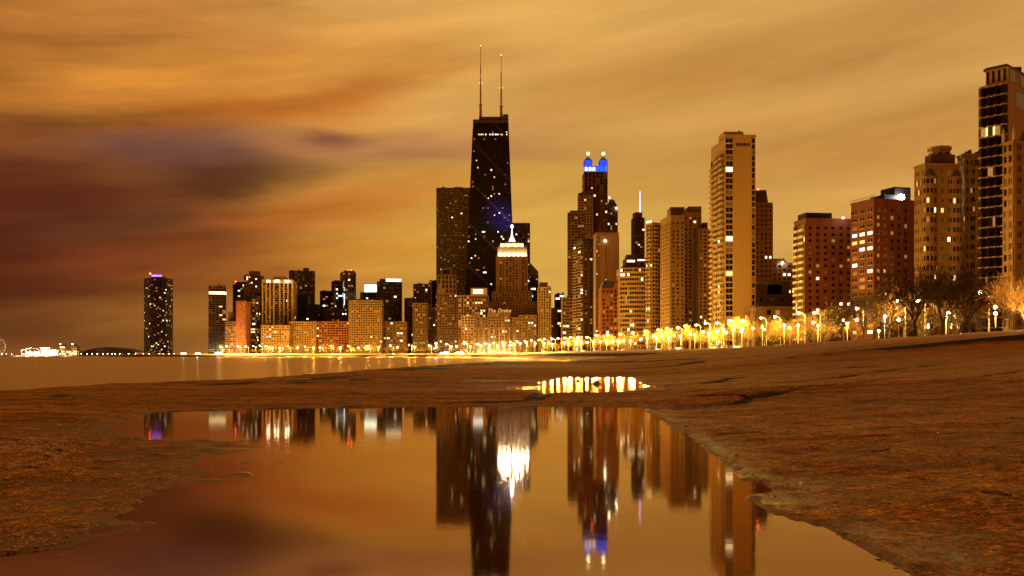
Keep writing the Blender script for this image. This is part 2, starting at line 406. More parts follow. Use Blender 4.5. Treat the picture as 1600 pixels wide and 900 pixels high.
def water_mat(name, rough, bump, deep, tint, f0, f1):
    m = bpy.data.materials.new(name); m.use_nodes = True; nt = m.node_tree; nt.nodes.clear(); N = nt.nodes.new; L = nt.links.new
    out = N('ShaderNodeOutputMaterial'); mx = N('ShaderNodeMixShader'); L(mx.outputs[0], out.inputs[0])
    df = N('ShaderNodeBsdfTransparent' if name == 'pool_water' else 'ShaderNodeBsdfDiffuse'); gl = N('ShaderNodeBsdfGlossy'); gl.inputs['Roughness'].default_value = rough; gl.inputs['Color'].default_value = tint
    geo = N('ShaderNodeNewGeometry'); n = N('ShaderNodeTexNoise'); n.inputs['Scale'].default_value = 2.2; n.inputs['Detail'].default_value = 5; L(geo.outputs['Position'], n.inputs['Vector'])
    r = N('ShaderNodeValToRGB'); r.color_ramp.elements[0].color = tuple(v*.6 for v in deep)+(1,); r.color_ramp.elements[1].color = tuple(min(1, v*1.5) for v in deep)+(1,)
    L(n.outputs['Fac'], r.inputs[0]); L(r.outputs[0], df.inputs['Color'])
    if bump:
        n2 = N('ShaderNodeTexNoise'); n2.inputs['Scale'].default_value = bump[0]; n2.inputs['Detail'].default_value = 3; L(geo.outputs['Position'], n2.inputs['Vector'])
        bp = N('ShaderNodeBump'); bp.inputs['Distance'].default_value = bump[1]; bp.inputs['Strength'].default_value = bump[2]; L(n2.outputs['Fac'], bp.inputs['Height'])
        L(bp.outputs[0], gl.inputs['Normal'])
    fr = N('ShaderNodeFresnel'); fr.inputs['IOR'].default_value = 1.33
    mr = N('ShaderNodeMapRange'); L(fr.outputs[0], mr.inputs[0]); mr.inputs[1].default_value = 0; mr.inputs[2].default_value = .8; mr.inputs[3].default_value = f0; mr.inputs[4].default_value = f1
    L(mr.outputs[0], mx.inputs[0]); L(df.outputs[0], mx.inputs[1]); L(gl.outputs[0], mx.inputs[2]); return m
def sheet(name, x0, x1, y0, y1, z, m):
    b = MB(); b.add([(x0, y0, z), (x1, y0, z), (x1, y1, z), (x0, y1, z)], [(0, 1, 2, 3)]); return tag(b.build(name, m), kind='structure')
POOLW = water_mat('pool_water', .05, (7, .004, .07), (.62, .38, .17), (1, .75, .52, 1), .28, .84)
LAKEW = water_mat('lake_water', .34, (1.2, .03, .35), (.06, .03, .012), (.66, .47, .28, 1), .25, .85)
sheet('tide_pool_water', -9, 9, .5, 75, 0.0, POOLW)
sheet('lake_water', -4000, 60, -120, 5900, -.25, LAKEW)
# ------------------------------------------------------------------ road, promenade and sea wall follow the shore
def ribbon(off0, off1, z, name, m, y_from=-1e9, thick=0.0, z0=None):
    b = MB(); P = []
    pts = ROAD; dense = []
    for i in range(len(pts)-1):
        for k in range(12):
            t = k/12; p0 = pts[max(i-1, 0)]; p1 = pts[i]; p2 = pts[i+1]; p3 = pts[min(i+2, len(pts)-1)]
            def cr(a, b_, c, d): return .5*((2*b_)+(-a+c)*t+(2*a-5*b_+4*c-d)*t*t+(-a+3*b_-3*c+d)*t**3)
            dense.append((cr(p0[0], p1[0], p2[0], p3[0]), cr(p0[1], p1[1], p2[1], p3[1])))
    rows = []
    for i in range(len(dense)-1):
        x, y = dense[i]; dx = dense[i+1][0]-x; dy = dense[i+1][1]-y; l = math.hypot(dx, dy); n = (dy/l, -dx/l)
        if y < y_from: continue
        a = (x+n[0]*off0, y+n[1]*off0); c = (x+n[0]*off1, y+n[1]*off1); rows.append((a, c))
    for r, q in zip(rows[:-1], rows[1:]):
        if z0 is None:
            b.add([(r[0][0], r[0][1], z), (r[1][0], r[1][1], z), (q[1][0], q[1][1], z), (q[0][0], q[0][1], z)], [(0, 1, 2, 3)])
        else:
            b.hexa([(r[0][0], r[0][1], z0), (r[1][0], r[1][1], z0), (q[1][0], q[1][1], z0), (q[0][0], q[0][1], z0), (r[0][0], r[0][1], z), (r[1][0], r[1][1], z), (q[1][0], q[1][1], z), (q[0][0], q[0][1], z)])
    return b.build(name, m)
CONC = mat('pale_concrete', (.52, .42, .28), .8, .15, .3)
ASPH = mat('asphalt', (.055, .05, .045), .75, .25, .4)
PAINT = mat('road_paint', (.8, .75, .6), .6, .05)
STONE = mat('dark_wall_stone', (.07, .045, .03), .8, .4, .5)
tag(ribbon(-12, 12, 3.06, 'shore_road', ASPH, 60), kind='structure')
tag(ribbon(-.15, .15, 3.066, 'lane_marking', PAINT, 100), kind='structure')
tag(ribbon(-27.5, -19, 2.9, 'promenade_path', CONC, 200, z0=2.2), kind='structure')
tag(ribbon(13.2, 18, 3.19, 'pavement', CONC, 60, z0=2.8), kind='structure')
tag(ribbon(-12.5, -12.0, 3.20, 'kerb', CONC, 60, z0=2.8), kind='structure')
w = ribbon(-33.0, -32.2, 1.55, 'sea_wall', STONE, 235, z0=-1.2); tag(w, 'long low dark stone wall running along the far edge of the beach', 'sea wall')
w = ribbon(-13.6, -13.25, 3.95, 'added_barrier', mat('added_barrier_pale', (.70, .62, .48), .7, .1, .3), 150, z0=2.8); tag(w, 'low pale barrier added along the lakeside road edge to catch lamplight as a bright band', 'barrier')  # added pale barrier, stands in for the streaks of passing headlights

# ------------------------------------------------------------------ buildings
BUILDINGS = []   # (px left, px right, Y, short phrase) used to word the labels of lamps and trees
def fit_foot(xl, xr, Y, xc=None, side='L', th=0.0, D=25):
    e1 = (math.cos(th), math.sin(th)); e2 = (-math.sin(th), math.cos(th))
    def hit(c, d, px):
        u = (px-CX)/F; return (u*c[1]-c[0])/(d[0]-u*d[1])
    if xc is None: xc = xl if side == 'L' else xr
    c = (px2x(xc, Y), Y)
    if side == 'L':
        W = hit(c, e1, xr); d = hit(c, e2, xl) if xc != xl else D
        d = D if d <= 0 or d > 90 else d
        FL = c; FR = (c[0]+W*e1[0], c[1]+W*e1[1])
    else:
        W = hit(c, (-e1[0], -e1[1]), xl); d = hit(c, e2, xr) if xc != xr else D
        d = D if d <= 0 or d > 90 else d
        FR = c; FL = (c[0]-W*e1[0], c[1]-W*e1[1])
    BL = (FL[0]+d*e2[0], FL[1]+d*e2[1]); BR = (FR[0]+d*e2[0], FR[1]+d*e2[1])
    return [FL, FR, BR, BL]
def shrink(poly, k0=.1, k1=.9, j0=.1, j1=.9):
    a, b, c, d = poly
    def at(s, t): return tuple((a[i]*(1-s)+b[i]*s)*(1-t)+(d[i]*(1-s)+c[i]*s)*t for i in (0, 1))
    return [at(k0, j0), at(k1, j0), at(k1, j1), at(k0, j1)]
LITK = .58
class Bld:
    def __init__(s, name, label, short, poly, wall, cat='building', near=False, base=2.2, seed=None):
        s.name, s.label, s.cat, s.wall, s.near, s.base = name, label, cat, wall, near, base
        s.o = ((poly[0][0]+poly[1][0])/2, (poly[0][1]+poly[1][1])/2); s.poly = poly
        s.w = MB(); s.win = []; s.parts = []; s.bal = []; s.taper = None
        s.rng = random.Random(seed if seed is not None else len(name)*7+int(abs(s.o[0])*13))
        px = [CX+F*p[0]/p[1] for p in poly]; BUILDINGS.append((min(px), max(px), min(p[1] for p in poly), short))
    def loc(s, p): return (p[0]-s.o[0], p[1]-s.o[1])
    def prism(s, poly, z0, z1, sc=1.0, mb=None): (mb or s.w).prism([s.loc(p) for p in poly], z0, z1, 0, sc)
    def hexa(s, p0, d, n, a0, a1, o0, o1, z0, z1, mb=None, m=0):
        P = lambda a, o, z: (p0[0]+d[0]*a+n[0]*o, p0[1]+d[1]*a+n[1]*o, z)
        (mb or s.w).hexa([P(a0, o1, z0), P(a1, o1, z0), P(a1, o0, z0), P(a0, o0, z0), P(a0, o1, z1), P(a1, o1, z1), P(a1, o0, z1), P(a0, o0, z1)], m)
    def frame(s, q0, q1):
        p0 = s.loc(q0); p1 = s.loc(q1); dx, dy = p1[0]-p0[0], p1[1]-p0[1]; l = math.hypot(dx, dy); d = (dx/l, dy/l); return p0, d, (d[1], -d[0]), l
    def facade(s, q0, q1, z0, z1, nb, nf, pier=.35, sp=.4, rel=.35, lit=.05, dim=.05, cool=.1, glass_only=False, a0=0., a1=1., fly=None, strip=None, bright=.4, run=5, litfloors=()):
        """bays x floors of openings between raised piers and spandrels on the wall q0 -> q1"""
        p0, d, n, l = s.frame(q0, q1); A0, A1 = l*a0, l*a1; bw = (A1-A0)/nb; fh = (z1-z0)/nf; r = s.rng
        for i in range(nb+1):
            w = pier*bw; c = A0+i*bw; x0, x1 = max(A0, c-w/2), min(A1, c+w/2)
            if i == 0: x1 = max(x1, A0+w*.6)
            if i == nb: x0 = min(x0, A1-w*.6)
            if not glass_only: s.hexa(p0, d, n, x0, x1, -.02, rel, z0, z1)
        for k in range(nf+1):
            za = z0+k*fh; h = sp*fh if k < nf else .12*fh
            if sp > 0 and not glass_only: s.hexa(p0, d, n, A0, A1, -.02, rel-.06 if rel > .1 else rel*.7, za, min(za+h, z1+.4))
        for k in range(nf):
            prev = False
            for i in range(nb):
                za = z0+k*fh+sp*fh; zc = (za+z0+(k+1)*fh)/2; hh = fh*(1-sp); ww = bw*(1-pier)
                if ww < .05: continue
                p = LITK*lit*(run if prev else 1); q = r.random(); t = 0; prev = False
                if k in litfloors and r.random() < .6: q = 0
                if q < p: t = (3 if r.random() < bright else 1) if r.random() > cool else 4; prev = True
                elif q < p+dim*.8: t = 2
                if t == 0 and s.wall is not BLACKM and r.random() < .16: t = 5
                a = A0+(i+.5)*bw
                s.win.append(((p0[0]+d[0]*a+n[0]*.03, p0[1]+d[1]*a+n[1]*.03, zc), math.atan2(d[1], d[0]), ww, hh, t, d, n))
    def skin(s, poly, z0, z1, bw=4.0, fh=3.4, edges=(0, 1, 3), **k):
        n = len(poly)
        nf = max(1, round((z1-z0)/fh))
        for e in edges:
            q0, q1 = poly[e], poly[(e+1) % n]; l = math.hypot(q1[0]-q0[0], q1[1]-q0[1])
            s.facade(q0, q1, z0, z1, max(1, round(l/bw)), nf, **k)
    def cornice(s, poly, z, h=1.0, out=.6, mb=None):
        for i in range(len(poly)):
            p0, d, n, l = s.frame(poly[i], poly[(i+1) % len(poly)])
            s.hexa(p0, d, n, -out*.98, l+out*.98-.01*i, -.3, out, z, z+h+.004*i, mb)
    def balcony_stack(s, q0, q1, z0, z1, nf, a0, a1, out=1.5, rail=1.0):
        p0, d, n, l = s.frame(q0, q1); fh = (z1-z0)/nf
        for k in range(nf):
            s.bal.append((p0, d, n, a0*l, a1*l, out, z0+k*fh, rail))
    def part(s, name, m, label=None):
        b = MB(); s.parts.append((name, b, m, label)); return b
    def finish(s):
        root = bpy.data.objects.new(s.name, None); C.objects.link(root); root.location = (s.o[0], s.o[1], 0); root.empty_display_size = 2
        tag(root, s.label, s.cat)
        tp = s.taper
        def T(b):
            if tp: b.v = [tp(v) for v in b.v]
            return b
        T(s.w).build('wall', s.wall, root)
        cap = 100; W = s.win
        vis = [w for w in W if 0 < w[4] < 5]; vis.sort(key=lambda w: -w[2]*w[3]*(2 if w[4] in (1, 3) else 1))
        dark = [w for w in W if w[4] in (0, 5)]
        ind = vis[:cap]; rest = vis[cap:]
        if s.near:
            k = max(0, cap-len(ind)); dark.sort(key=lambda w: (round(-w[2]*w[3], 1), s.o[1]+w[0][1])); ind = ind+dark[:k]; rest = rest+dark[k:]
        else: rest = rest+dark
        cache = {}
        for (c, rz, ww, hh, t, d, n) in ind:
            key = (round(ww, 2), round(hh, 2), t)
            if key not in cache:
                b = MB(); b.box(-ww/2, ww/2, -.05, .03, -hh/2, hh/2, 0)
                if s.near and ww > 1 and not getattr(s, 'noframe', 0):
                    fr = .12
                    b.box(-fr/2, fr/2, -.11, -.051, -hh/2, hh/2, 1); b.box(-ww/2, -ww/2+fr, -.12, -.052, -hh/2, hh/2, 1); b.box(ww/2-fr, ww/2, -.12, -.052, -hh/2, hh/2, 1)
                    b.box(-ww/2, ww/2, -.13, -.053, -hh/2-.05, -hh/2+.1, 1)
                    cache[key] = b.mesh('window', [WINM[t], mat('window_frame_paint', (.42, .33, .24), .6)])
                else: cache[key] = b.mesh('window', WINM[t])
            cc = tp(c) if tp else c
            link('window', cache[key], root, cc, rz)
        if rest:
            b = MB(); used = []
            for (c, rz, ww, hh, t, d, n) in rest:
                P = lambda a, o, z: (c[0]+d[0]*a+n[0]*o, c[1]+d[1]*a+n[1]*o, c[2]+z)
                b.add([P(-ww/2, .05, -hh/2), P(ww/2, .05, -hh/2), P(ww/2, .05, hh/2), P(-ww/2, .05, hh/2)], [(0, 1, 2, 3)], t)
            T(b); o = b.build('window', WINM, root); tag(o, kind='stuff')
        if s.bal:
            bm = {}; rest = MB()
            for i, (p0, d, n, a0, a1, out, z, rail) in enumerate(s.bal):
                if i < 100:
                    key = (round(a1-a0, 2), out)
                    if key not in bm:
                        b = MB(); w = a1-a0; b.box(-w/2, w/2, -out, .0, 0, .22); b.box(-w/2, w/2, -out-.06, -out, .0, rail); b.box(-w/2, -w/2+.08, -out, 0, .23, rail); b.box(w/2-.08, w/2, -out, 0, .23, rail)
                        bm[key] = b.mesh('balcony', s.wall if not hasattr(s, 'balmat') else s.balmat)
                    a = (a0+a1)/2
                    link('balcony', bm[key], root, (p0[0]+d[0]*a+n[0]*.02, p0[1]+d[1]*a+n[1]*.02, z), math.atan2(d[1], d[0]))
                else:
                    s.hexa(p0, d, n, a0, a1, 0, out, z, z+.22, rest); s.hexa(p0, d, n, a0, a1, out, out+.06, z, z+rail, rest)
            if rest.v: tag(rest.build('balcony', s.wall if not hasattr(s, 'balmat') else s.balmat, root), kind='stuff')
        for (nm, b, m, lb) in s.parts:
            if b.v:
                o = T(b).build(nm, m, root)
                if lb: o['label'] = lb
        return root
def lamp_light(loc, power, col=(1, .55, .16), r=.3):
    d = bpy.data.lights.new('lamp_light', 'POINT'); d.energy = power; d.color = col; d.shadow_soft_size = r
    o = bpy.data.objects.new('lamp_light', d); C.objects.link(o); o.location = loc; return o

BROWN = mat('brown_masonry', (.15, .070, .018), .85, .15, .12)
TAN = mat('tan_limestone', (.23, .115, .030), .85, .12, .1)
PALE = mat('pale_concrete_wall', (.42, .25, .085), .8, .08, .05)
CREAM = mat('cream_masonry', (.24, .125, .034), .85, .1, .1)
BRICK = mat('red_brick', (.13, .028, .004), .9, .2, .3)
BRICK2 = mat('orange_brick', (.22, .062, .010), .9, .15, .25)
DARKB = mat('dark_brown_brick', (.075, .036, .015), .85, .25, .2)
BLACKM = mat('black_metal_cladding', (.009, .004, .002), .7, .3, .1, spec=.15)
DKGL = mat('dark_glass_cladding', (.022, .012, .006), .4, .3, .1, spec=.25)
GREYST = mat('grey_marble', (.09, .05, .02), .7, .12, .1)
ROOFD = mat('dark_roof', (.05, .03, .02), .8, .3, .3)
REDL = emit('red_beacon_light', (1, .06, .02), 25); BLUEL = emit('blue_light', (.05, .15, 1), 3.2); VIOL = emit('violet_light', (.35, .12, 1), 3.5)
WLAMP = emit('white_flood_light', (1, .95, .8), 40); CLAMP_ = emit('cool_flood_light', (.8, .95, 1), 140)

def simple(name, label, short, xl, xr, yt, Y, wall, xc=None, side='L', th=0., D=25, bw=4., fh=3.4, pent=None, corn=0, near=False, zbot=2.2, edges=(0, 1, 3), done=True, **k):
    P = fit_foot(xl, xr, Y, xc, side, th, D); b = Bld(name, label, short, P, wall, near=near)
    zt = py2z(yt, Y); b.prism(P, zbot-4, zt)
    b.skin(P, zbot+4, zt-1.2, bw, fh, edges, **k)
    if corn: b.cornice(P, zt-.3, 1.0, corn)
    else: b.cornice(P, zt-.2, .9, .25)
    for t in (pent or []):
        pl, pr, pt = t[:3]; pm = t[3] if len(t) > 3 else ROOFD
        s0 = (pl-xl)/(xr-xl); s1 = (pr-xl)/(xr-xl)
        if xc is not None and side == 'L': s0 = max(.03, (pl-xc)/(xr-xc)); s1 = (pr-xc)/(xr-xc)
        if xc is not None and side == 'R': s0 = (pl-xl)/(xc-xl); s1 = min(.97, (pr-xl)/(xc-xl))
        q = b.part('penthouse', pm); b.prism(shrink(P, s0, s1, .2, .8), zt, py2z(pt, Y), mb=q)
    q = b.part('roof_vent', ROOFD); L_ = shrink(P, .0, 1, .05, .8)
    for _ in range(3):
        s0, t0 = b.rng.random()*.85+.07, b.rng.random()*.8+.1; c = b.loc(shrink(P, s0, s0, t0, t0)[0]); w_ = b.rng.uniform(.8, 2); q = b.part('roof_vent', ROOFD); q.box(c[0]-w_, c[0]+w_, c[1]-w_*.7, c[1]+w_*.7, zt-.1, zt+b.rng.uniform(1.6, 3.6))
    if done: b.finish()
    return b, P, zt
def beacon(b, px, py, Y, m=REDL, r=.8, name='beacon'):
    q = b.part(name, m); x = px2x(px, Y)-b.o[0]; z = py2z(py, Y); q.lathe([(0.01, -r), (r*.8, -r*.6), (r, 0), (r*.8, r*.6), (.01, r)], 8, 0, (x, Y-b.o[1], z))

# --- far left: the lone round-cornered tower and the pier
def lone_tower():
    Y = 2150; cx = px2x(239.5, Y)
    def lobe(k): return None
    W = px2x(267, Y)-px2x(225, Y)
    pts = []
    for i in range(18):
        t = 2*math.pi*i/18; r = W/2*(1+.10*math.cos(3*(t+math.pi/2))); pts.append((cx+r*math.cos(t-math.pi/2-.17), Y+W/2+r*math.sin(t-math.pi/2-.17)))
    b = Bld('lone_tower', 'dark curved tower standing alone far left with a violet light on its roof', 'lone dark tower', pts, DARKB)
    zt = py2z(434, Y); b.prism(pts, -1, zt)
    for i in list(range(0, 6))+list(range(13, 18)):
        b.facade(pts[i], pts[(i+1) % 18], 6, zt-3, 3, 46, .16, .3, .3, lit=.035, dim=.09, bright=.3, run=4)
    q = b.part('penthouse', ROOFD); b.prism([(cx-14, Y+20), (cx+14, Y+20), (cx+14, Y+45), (cx-14, Y+45)], zt, py2z(431, Y), mb=q)
    q = b.part('roof_light', VIOL); x = px2x(238, Y)-b.o[0]; q.box(x-9, x+13, 18, 24, py2z(431, Y), py2z(428.5, Y)); beacon(b, 234.5, 427.5, Y, REDL, 2.0); b.finish()
lone_tower()
def pier():
    Y = 2120; m = mat('pier_deck', (.10, .07, .05), .8)
    b = MB(); b.box(px2x(-60, Y), px2x(215, Y), Y, Y+120, -1, py2z(555.5, Y)); tag(b.build('pier', m), 'long dark pier deck reaching out over the lake at far left', 'pier')
    # white tented pavilion
    r = tag(link('pier_pavilion', None, None, (px2x(54, Y), Y+20, 1)), 'white floodlit tented pavilion on the pier at far left', 'pavilion')
    WT = mat('white_canvas', (.8, .75, .65), .6); b = MB(); W = px2x(84, Y)-px2x(25, Y)
    for i in range(12):
        a0 = -W/2+W*i/12*.55; a1 = -W/2+W*(i+1)/12*.55; h0 = 13+6*math.sin(math.pi*i/12); h1 = 13+6*math.sin(math.pi*(i+1)/12)
        b.hexa([(a0, 0, h0-.6), (a1, 0, h1-.6), (a1, 30, h1-.6), (a0, 30, h0-.6), (a0, 0, h0), (a1, 0, h1), (a1, 30, h1), (a0, 30, h0)])
    b.build('canopy', WT, r); b = MB()
    for i in range(5): b.box(-W/2+2+i*10, -W/2+3.2+i*10, 1, 2.2, 0, 13)
    b.box(-W/2+1, .04*W, 20, 21, 0, 11); b.build('column', WT, r)
    b = MB(); b.box(.06*W, .22*W, 0, 22, 0, 18); b.box(.225*W, .5*W, 3, 22, 0, 15); b.box(.02*W, .3*W, -1, 22, 18.2, 20); b.build('hall', mat('white_wall', (.7, .62, .5), .7), r)
    for i in range(4): lamp_light((px2x(28+i*15, Y), Y-6, 6), 60000, (1, .9, .7))
    # twin-towered hall
    x0 = px2x(90, Y); x1 = px2x(119, Y); P = [(x0, Y+15), (x1, Y+15), (x1, Y+50), (x0, Y+50)]
    b = Bld('pier_hall', 'small yellow hall with two capped turrets and bright lights on the pier', 'pier hall', P, CREAM); b.prism(P, 0, py2z(548, Y)); b.skin(P, 2, py2z(548, Y)-1, 6, 5, (0,), lit=.5)
    for a, c in ((90, 98), (109, 117)):
        T_ = [(px2x(a, Y), Y+10), (px2x(c, Y), Y+10), (px2x(c, Y), Y+22), (px2x(a, Y), Y+22)]
        b.prism(T_, 0, py2z(541, Y)); b.skin(T_, 3, py2z(541.5, Y), 4, 5, (0,), lit=.6, bright=.7); q = b.part('turret_roof', ROOFD); b.prism(T_, py2z(541, Y), py2z(538, Y), .2, q)
        beacon(b, (a+c)/2, 537.5, Y, WLAMP, 1.3, 'turret_lamp')
    b.finish(); lamp_light((px2x(104, Y), Y-8, 8), 60000, (1, .7, .3))
    # long arched dark roof
    a0, a1 = px2x(118, Y), px2x(200, Y); n = 16; P = [(a1+3, 0)]; prof = [(a0+(a1-a0)*i/n, 5+17*math.sin(math.pi*(.12+.80*i/n))**.8) for i in range(n+1)]
    r = tag(link('arched_shed', None, None, (0, Y+40, 0)), 'long low shed with a dark arched roof on the pier, left of the lone tower', 'shed')
    b = MB(); vs = [(x, 0, z) for x, z in prof]+[(x, 60, z) for x, z in prof]; b.add(vs, [(i, i+1, n+2+i, n+1+i) for i in range(n)])
    b.add([(x, 0.1, z-.1) for x, z in prof]+[(x, 0.1, 0) for x, z in prof], [(i, n+1+i, n+2+i, i+1) for i in range(n)]); b.build('roof', mat('shed_roof', (.07, .035, .03), .8), r)
    b = MB(); b.box(a0+6, a1-6, -1, -.1, 0, 5); b.build('wall', BROWN, r)
    # observation wheel, mostly outside the frame
    r = tag(link('ferris_wheel', None, None, (px2x(-9, Y), Y+10, py2z(541, Y))), 'pale ferris wheel cut by the left edge of the photo', 'ferris wheel')
    R = 21.; wm = mat('white_steel', (.75, .7, .62), .5); b = MB()
    for i in range(28):
        t0, t1 = 2*math.pi*i/28, 2*math.pi*(i+1)/28
        b.tube((R*math.cos(t0), 0, R*math.sin(t0)), (R*math.cos(t1), 0, R*math.sin(t1)), .5, .5, 4)
        b.tube((R*.88*math.cos(t0), 0, R*.88*math.sin(t0)), (R*.88*math.cos(t1), 0, R*.88*math.sin(t1)), .3, .3, 4)
    b.build('rim', wm, r); b = MB()
    for i in range(14): t = 2*math.pi*i/14; b.tube((0, 0, 0), (R*math.cos(t), 0, R*math.sin(t)), .25, .25, 4)
    b.build('spoke', wm, r); b = MB()
    for sx in (-12, 12): b.tube((0, 2, 0), (sx, 2, -py2z(541, Y)+1), .8, 1, 5)
    b.build('support', wm, r)
pier()

# --- Streeterville group (x 326 to 690)
def left_group():
    lf = dict(lit=.06, dim=.08)
    b, P, zt = simple('apartment_tower', 'slim tower at left with one blazing white band of light near its top', 'tower with a white light band', 326, 362, 447, 1520, TAN, xc=353, side='R', th=.3, D=25, bw=6, fh=3.6, pier=.12, sp=.35, lit=.04, dim=.03, done=False)
    q = b.part('light_band', WHITE)
    for e in (0, 1):
        p0, d, n, l = b.frame(P[e], P[e+1]); b.hexa(p0, d, n, .5, l-.5, .3, .7, py2z(460, 1520), py2z(456, 1520), q)
    b.finish()
    simple('apartment_block', 'low tan block with punched windows before the tower with a white band', 'low tan block', 338, 370, 503, 1360, BROWN, xc=352, th=-.4, bw=3.5, lit=.04, pent=[(342, 353, 487, BROWN)])
    b, P, zt = simple('office_tower', 'narrow dark tower with a red roof beacon behind the slim orange block', 'narrow dark tower', 364, 383, 441, 1700, DKGL, bw=5, pier=.1, sp=.3, lit=.08, done=False); beacon(b, 368, 440, 1700, REDL, 1.2); b.finish()
    simple('apartment_tower', 'tan tower with a square crown behind the orange slab at left', 'tan crowned tower', 381, 409, 431, 1640, TAN, th=.1, bw=4, pent=[(388, 404, 423, TAN)], lit=.07)
    simple('apartment_block', 'slim orange block with rows of tiny windows, left of the dark glass block', 'slim orange block', 369, 384, 471, 1340, BRICK2, bw=2.6, fh=3.2, lit=.0, dim=.0, pier=.6, sp=.6)
    simple('office_block', 'dark glass block with broad lit floors beside the slim orange block', 'dark glass block', 384, 399, 462, 1370, DKGL, bw=5, fh=4, pier=.1, sp=.4, lit=.15, dim=.15)
    simple('office_tower', 'black narrow tower squeezed against the pale ribbed tower', 'black narrow tower', 397, 411, 459, 1480, BLACKM, bw=5, lit=.02, dim=.01)
    # pale ribbed tower
    P = fit_foot(409, 464, 1420, 458, 'R', .12); b = Bld('ribbed_tower', 'pale tower with tall white ribs between dark window strips and roof lights', 'pale ribbed tower', P, PALE)
    zt = py2z(437, 1420); b.prism(P, 0, zt)
    p0, d, n, l = b.frame(P[0], P[1])
    for c0, c1 in ((0, .05), (.12, .17), (.24, .29), (.36, .41), (.55, .60), (.68, .73), (.81, .86), (.95, 1)): b.hexa(p0, d, n, c0*l, c1*l, -.1, 1.0, 4, zt)
    b.facade(P[0], P[1], 6, zt-6, 14, 30, .02, .12, .05, lit=.012, dim=.01, bright=1)
    b.facade(P[1], P[2], 6, zt-6, 3, 30, .3, .2, .4, lit=.02)
    q = b.part('penthouse', PALE); b.prism(shrink(P, .33, .7, .2, .8), zt, py2z(430, 1420), mb=q)
    q = b.part('roof_lamp', WLAMP)
    for px in (410, 418, 421, 430, 434.5, 447, 451): x = px2x(px, 1415)-b.o[0]; q.box(x-.9, x+.9, -3, -2, zt-3.4, zt-2)
    b.finish()
    b, P, zt = simple('office_tower', 'dark gridded office tower with a small roof stack, right of the ribbed tower', 'dark gridded tower', 452, 504, 424, 1560, DARKB, xc=492, side='R', th=.25, bw=4.2, fh=3.8, pier=.22, sp=.3, lit=.035, dim=.03, pent=[(474, 483, 418.5)], bright=.6, litfloors=())
    simple('office_block', 'black block in front of the dark gridded tower', 'black block', 463, 480, 462, 1470, BLACKM, bw=5, lit=.02, dim=.01); simple('office_block', 'black block, second of a pair beside the pale ribbed tower', 'second black block', 478, 497, 476, 1450, BLACKM, bw=5, lit=.03, dim=.01)
    simple('hotel_block', 'ochre lakefront block with dormers under the pale ribbed tower', 'ochre dormered block', 408, 452, 509, 1330, TAN, th=.05, bw=3.6, fh=3.5, pier=.45, sp=.5, lit=.05, dim=.12, corn=.8, pent=[(412, 420, 506, TAN), (432, 440, 506, TAN)])
    simple('hotel_block', 'square ochre lakefront block covered in small square windows', 'ochre block of square windows', 452, 494, 503, 1345, TAN, bw=3.5, fh=3.5, pier=.5, sp=.5, lit=.02, dim=.05, corn=.6)
    b, P, zt = simple('hotel_block', 'long reddish lakefront block with one patch of bright windows', 'long reddish block', 494, 546, 503, 1350, BRICK2, bw=4, fh=3.8, pier=.3, sp=.45, lit=.03, dim=.08, bright=.8)
    simple('office_tower', 'dark low tower of scattered lit windows behind the reddish block', 'dark low tower', 500, 521, 455, 1650, DKGL, bw=5, fh=4, pier=.12, sp=.35, lit=.09, dim=.05, bright=.7)
    simple('office_tower', 'stepped glass tower with pale green lit top floors', 'green topped tower', 518, 535, 440, 1700, DKGL, bw=4, fh=4, pier=.12, sp=.35, lit=.15, cool=.7, litfloors=(26, 27), pent=[(521, 528, 437.5)])
    b, P, zt = simple('office_tower', 'round topped ribbed tower with red roof beacons in the left group', 'round topped tower', 535, 567, 426, 1750, BROWN, xc=556, side='R', th=.35, bw=5, fh=3.8, pier=.35, sp=.2, lit=.05, done=False, pent=[(540, 555, 422.5, BROWN)]); beacon(b, 544, 422, 1750, REDL, .9); beacon(b, 549, 422, 1750, REDL, .9); b.finish()
    simple('office_block', 'dark block with a mottled front below the round topped tower', 'dark mottled block', 503, 546, 482, 1480, DARKB, bw=4, lit=.05, dim=.05)
    r = tag(link('light_mast', None, None, (px2x(538.5, 1470), 1468, 3)), 'thin mast glowing blue white among the dark blocks at left', 'mast'); q = MB(); q.tube((0, 0, 0), (0, 0, py2z(476, 1470)-3), .5, .4, 6); q.build('pole', BLACKM, r); q = MB(); q.tube((0, 0, py2z(476, 1470)-2.9), (0, 0, py2z(459, 1470)-3), .5, .35, 6); q.build('lit_tip', emit('blue_white_mast', (.55, .75, 1), 4), r)
    # masonry grid with lit floor
    b, P, zt = simple('hotel_block', 'tall ochre lakefront block with a bright row of lit windows', 'tall ochre block', 545, 599, 470, 1340, CREAM, xc=597, side='R', bw=3.4, fh=3.4, pier=.42, sp=.5, lit=.015, dim=.05, bright=.8, corn=.8, pent=[(556, 575, 467)])
    b, P, zt = simple('office_tower', 'dark tower whose top is a blazing white glass box', 'white topped tower', 563, 593, 457, 1640, DKGL, bw=5, fh=4, lit=.1, cool=.4, done=False); q = b.part('lit_crown', emit('cool_glass_box', (.8, .97, .85), 2.6)); b.prism(shrink(P, .2, .92, .1, .9), zt, py2z(444.5, 1640), mb=q); q = b.part('crown_slab', BLACKM); b.prism(shrink(P, .18, .94, .08, .92), py2z(444.5, 1640), py2z(443.5, 1640), mb=q); b.finish()
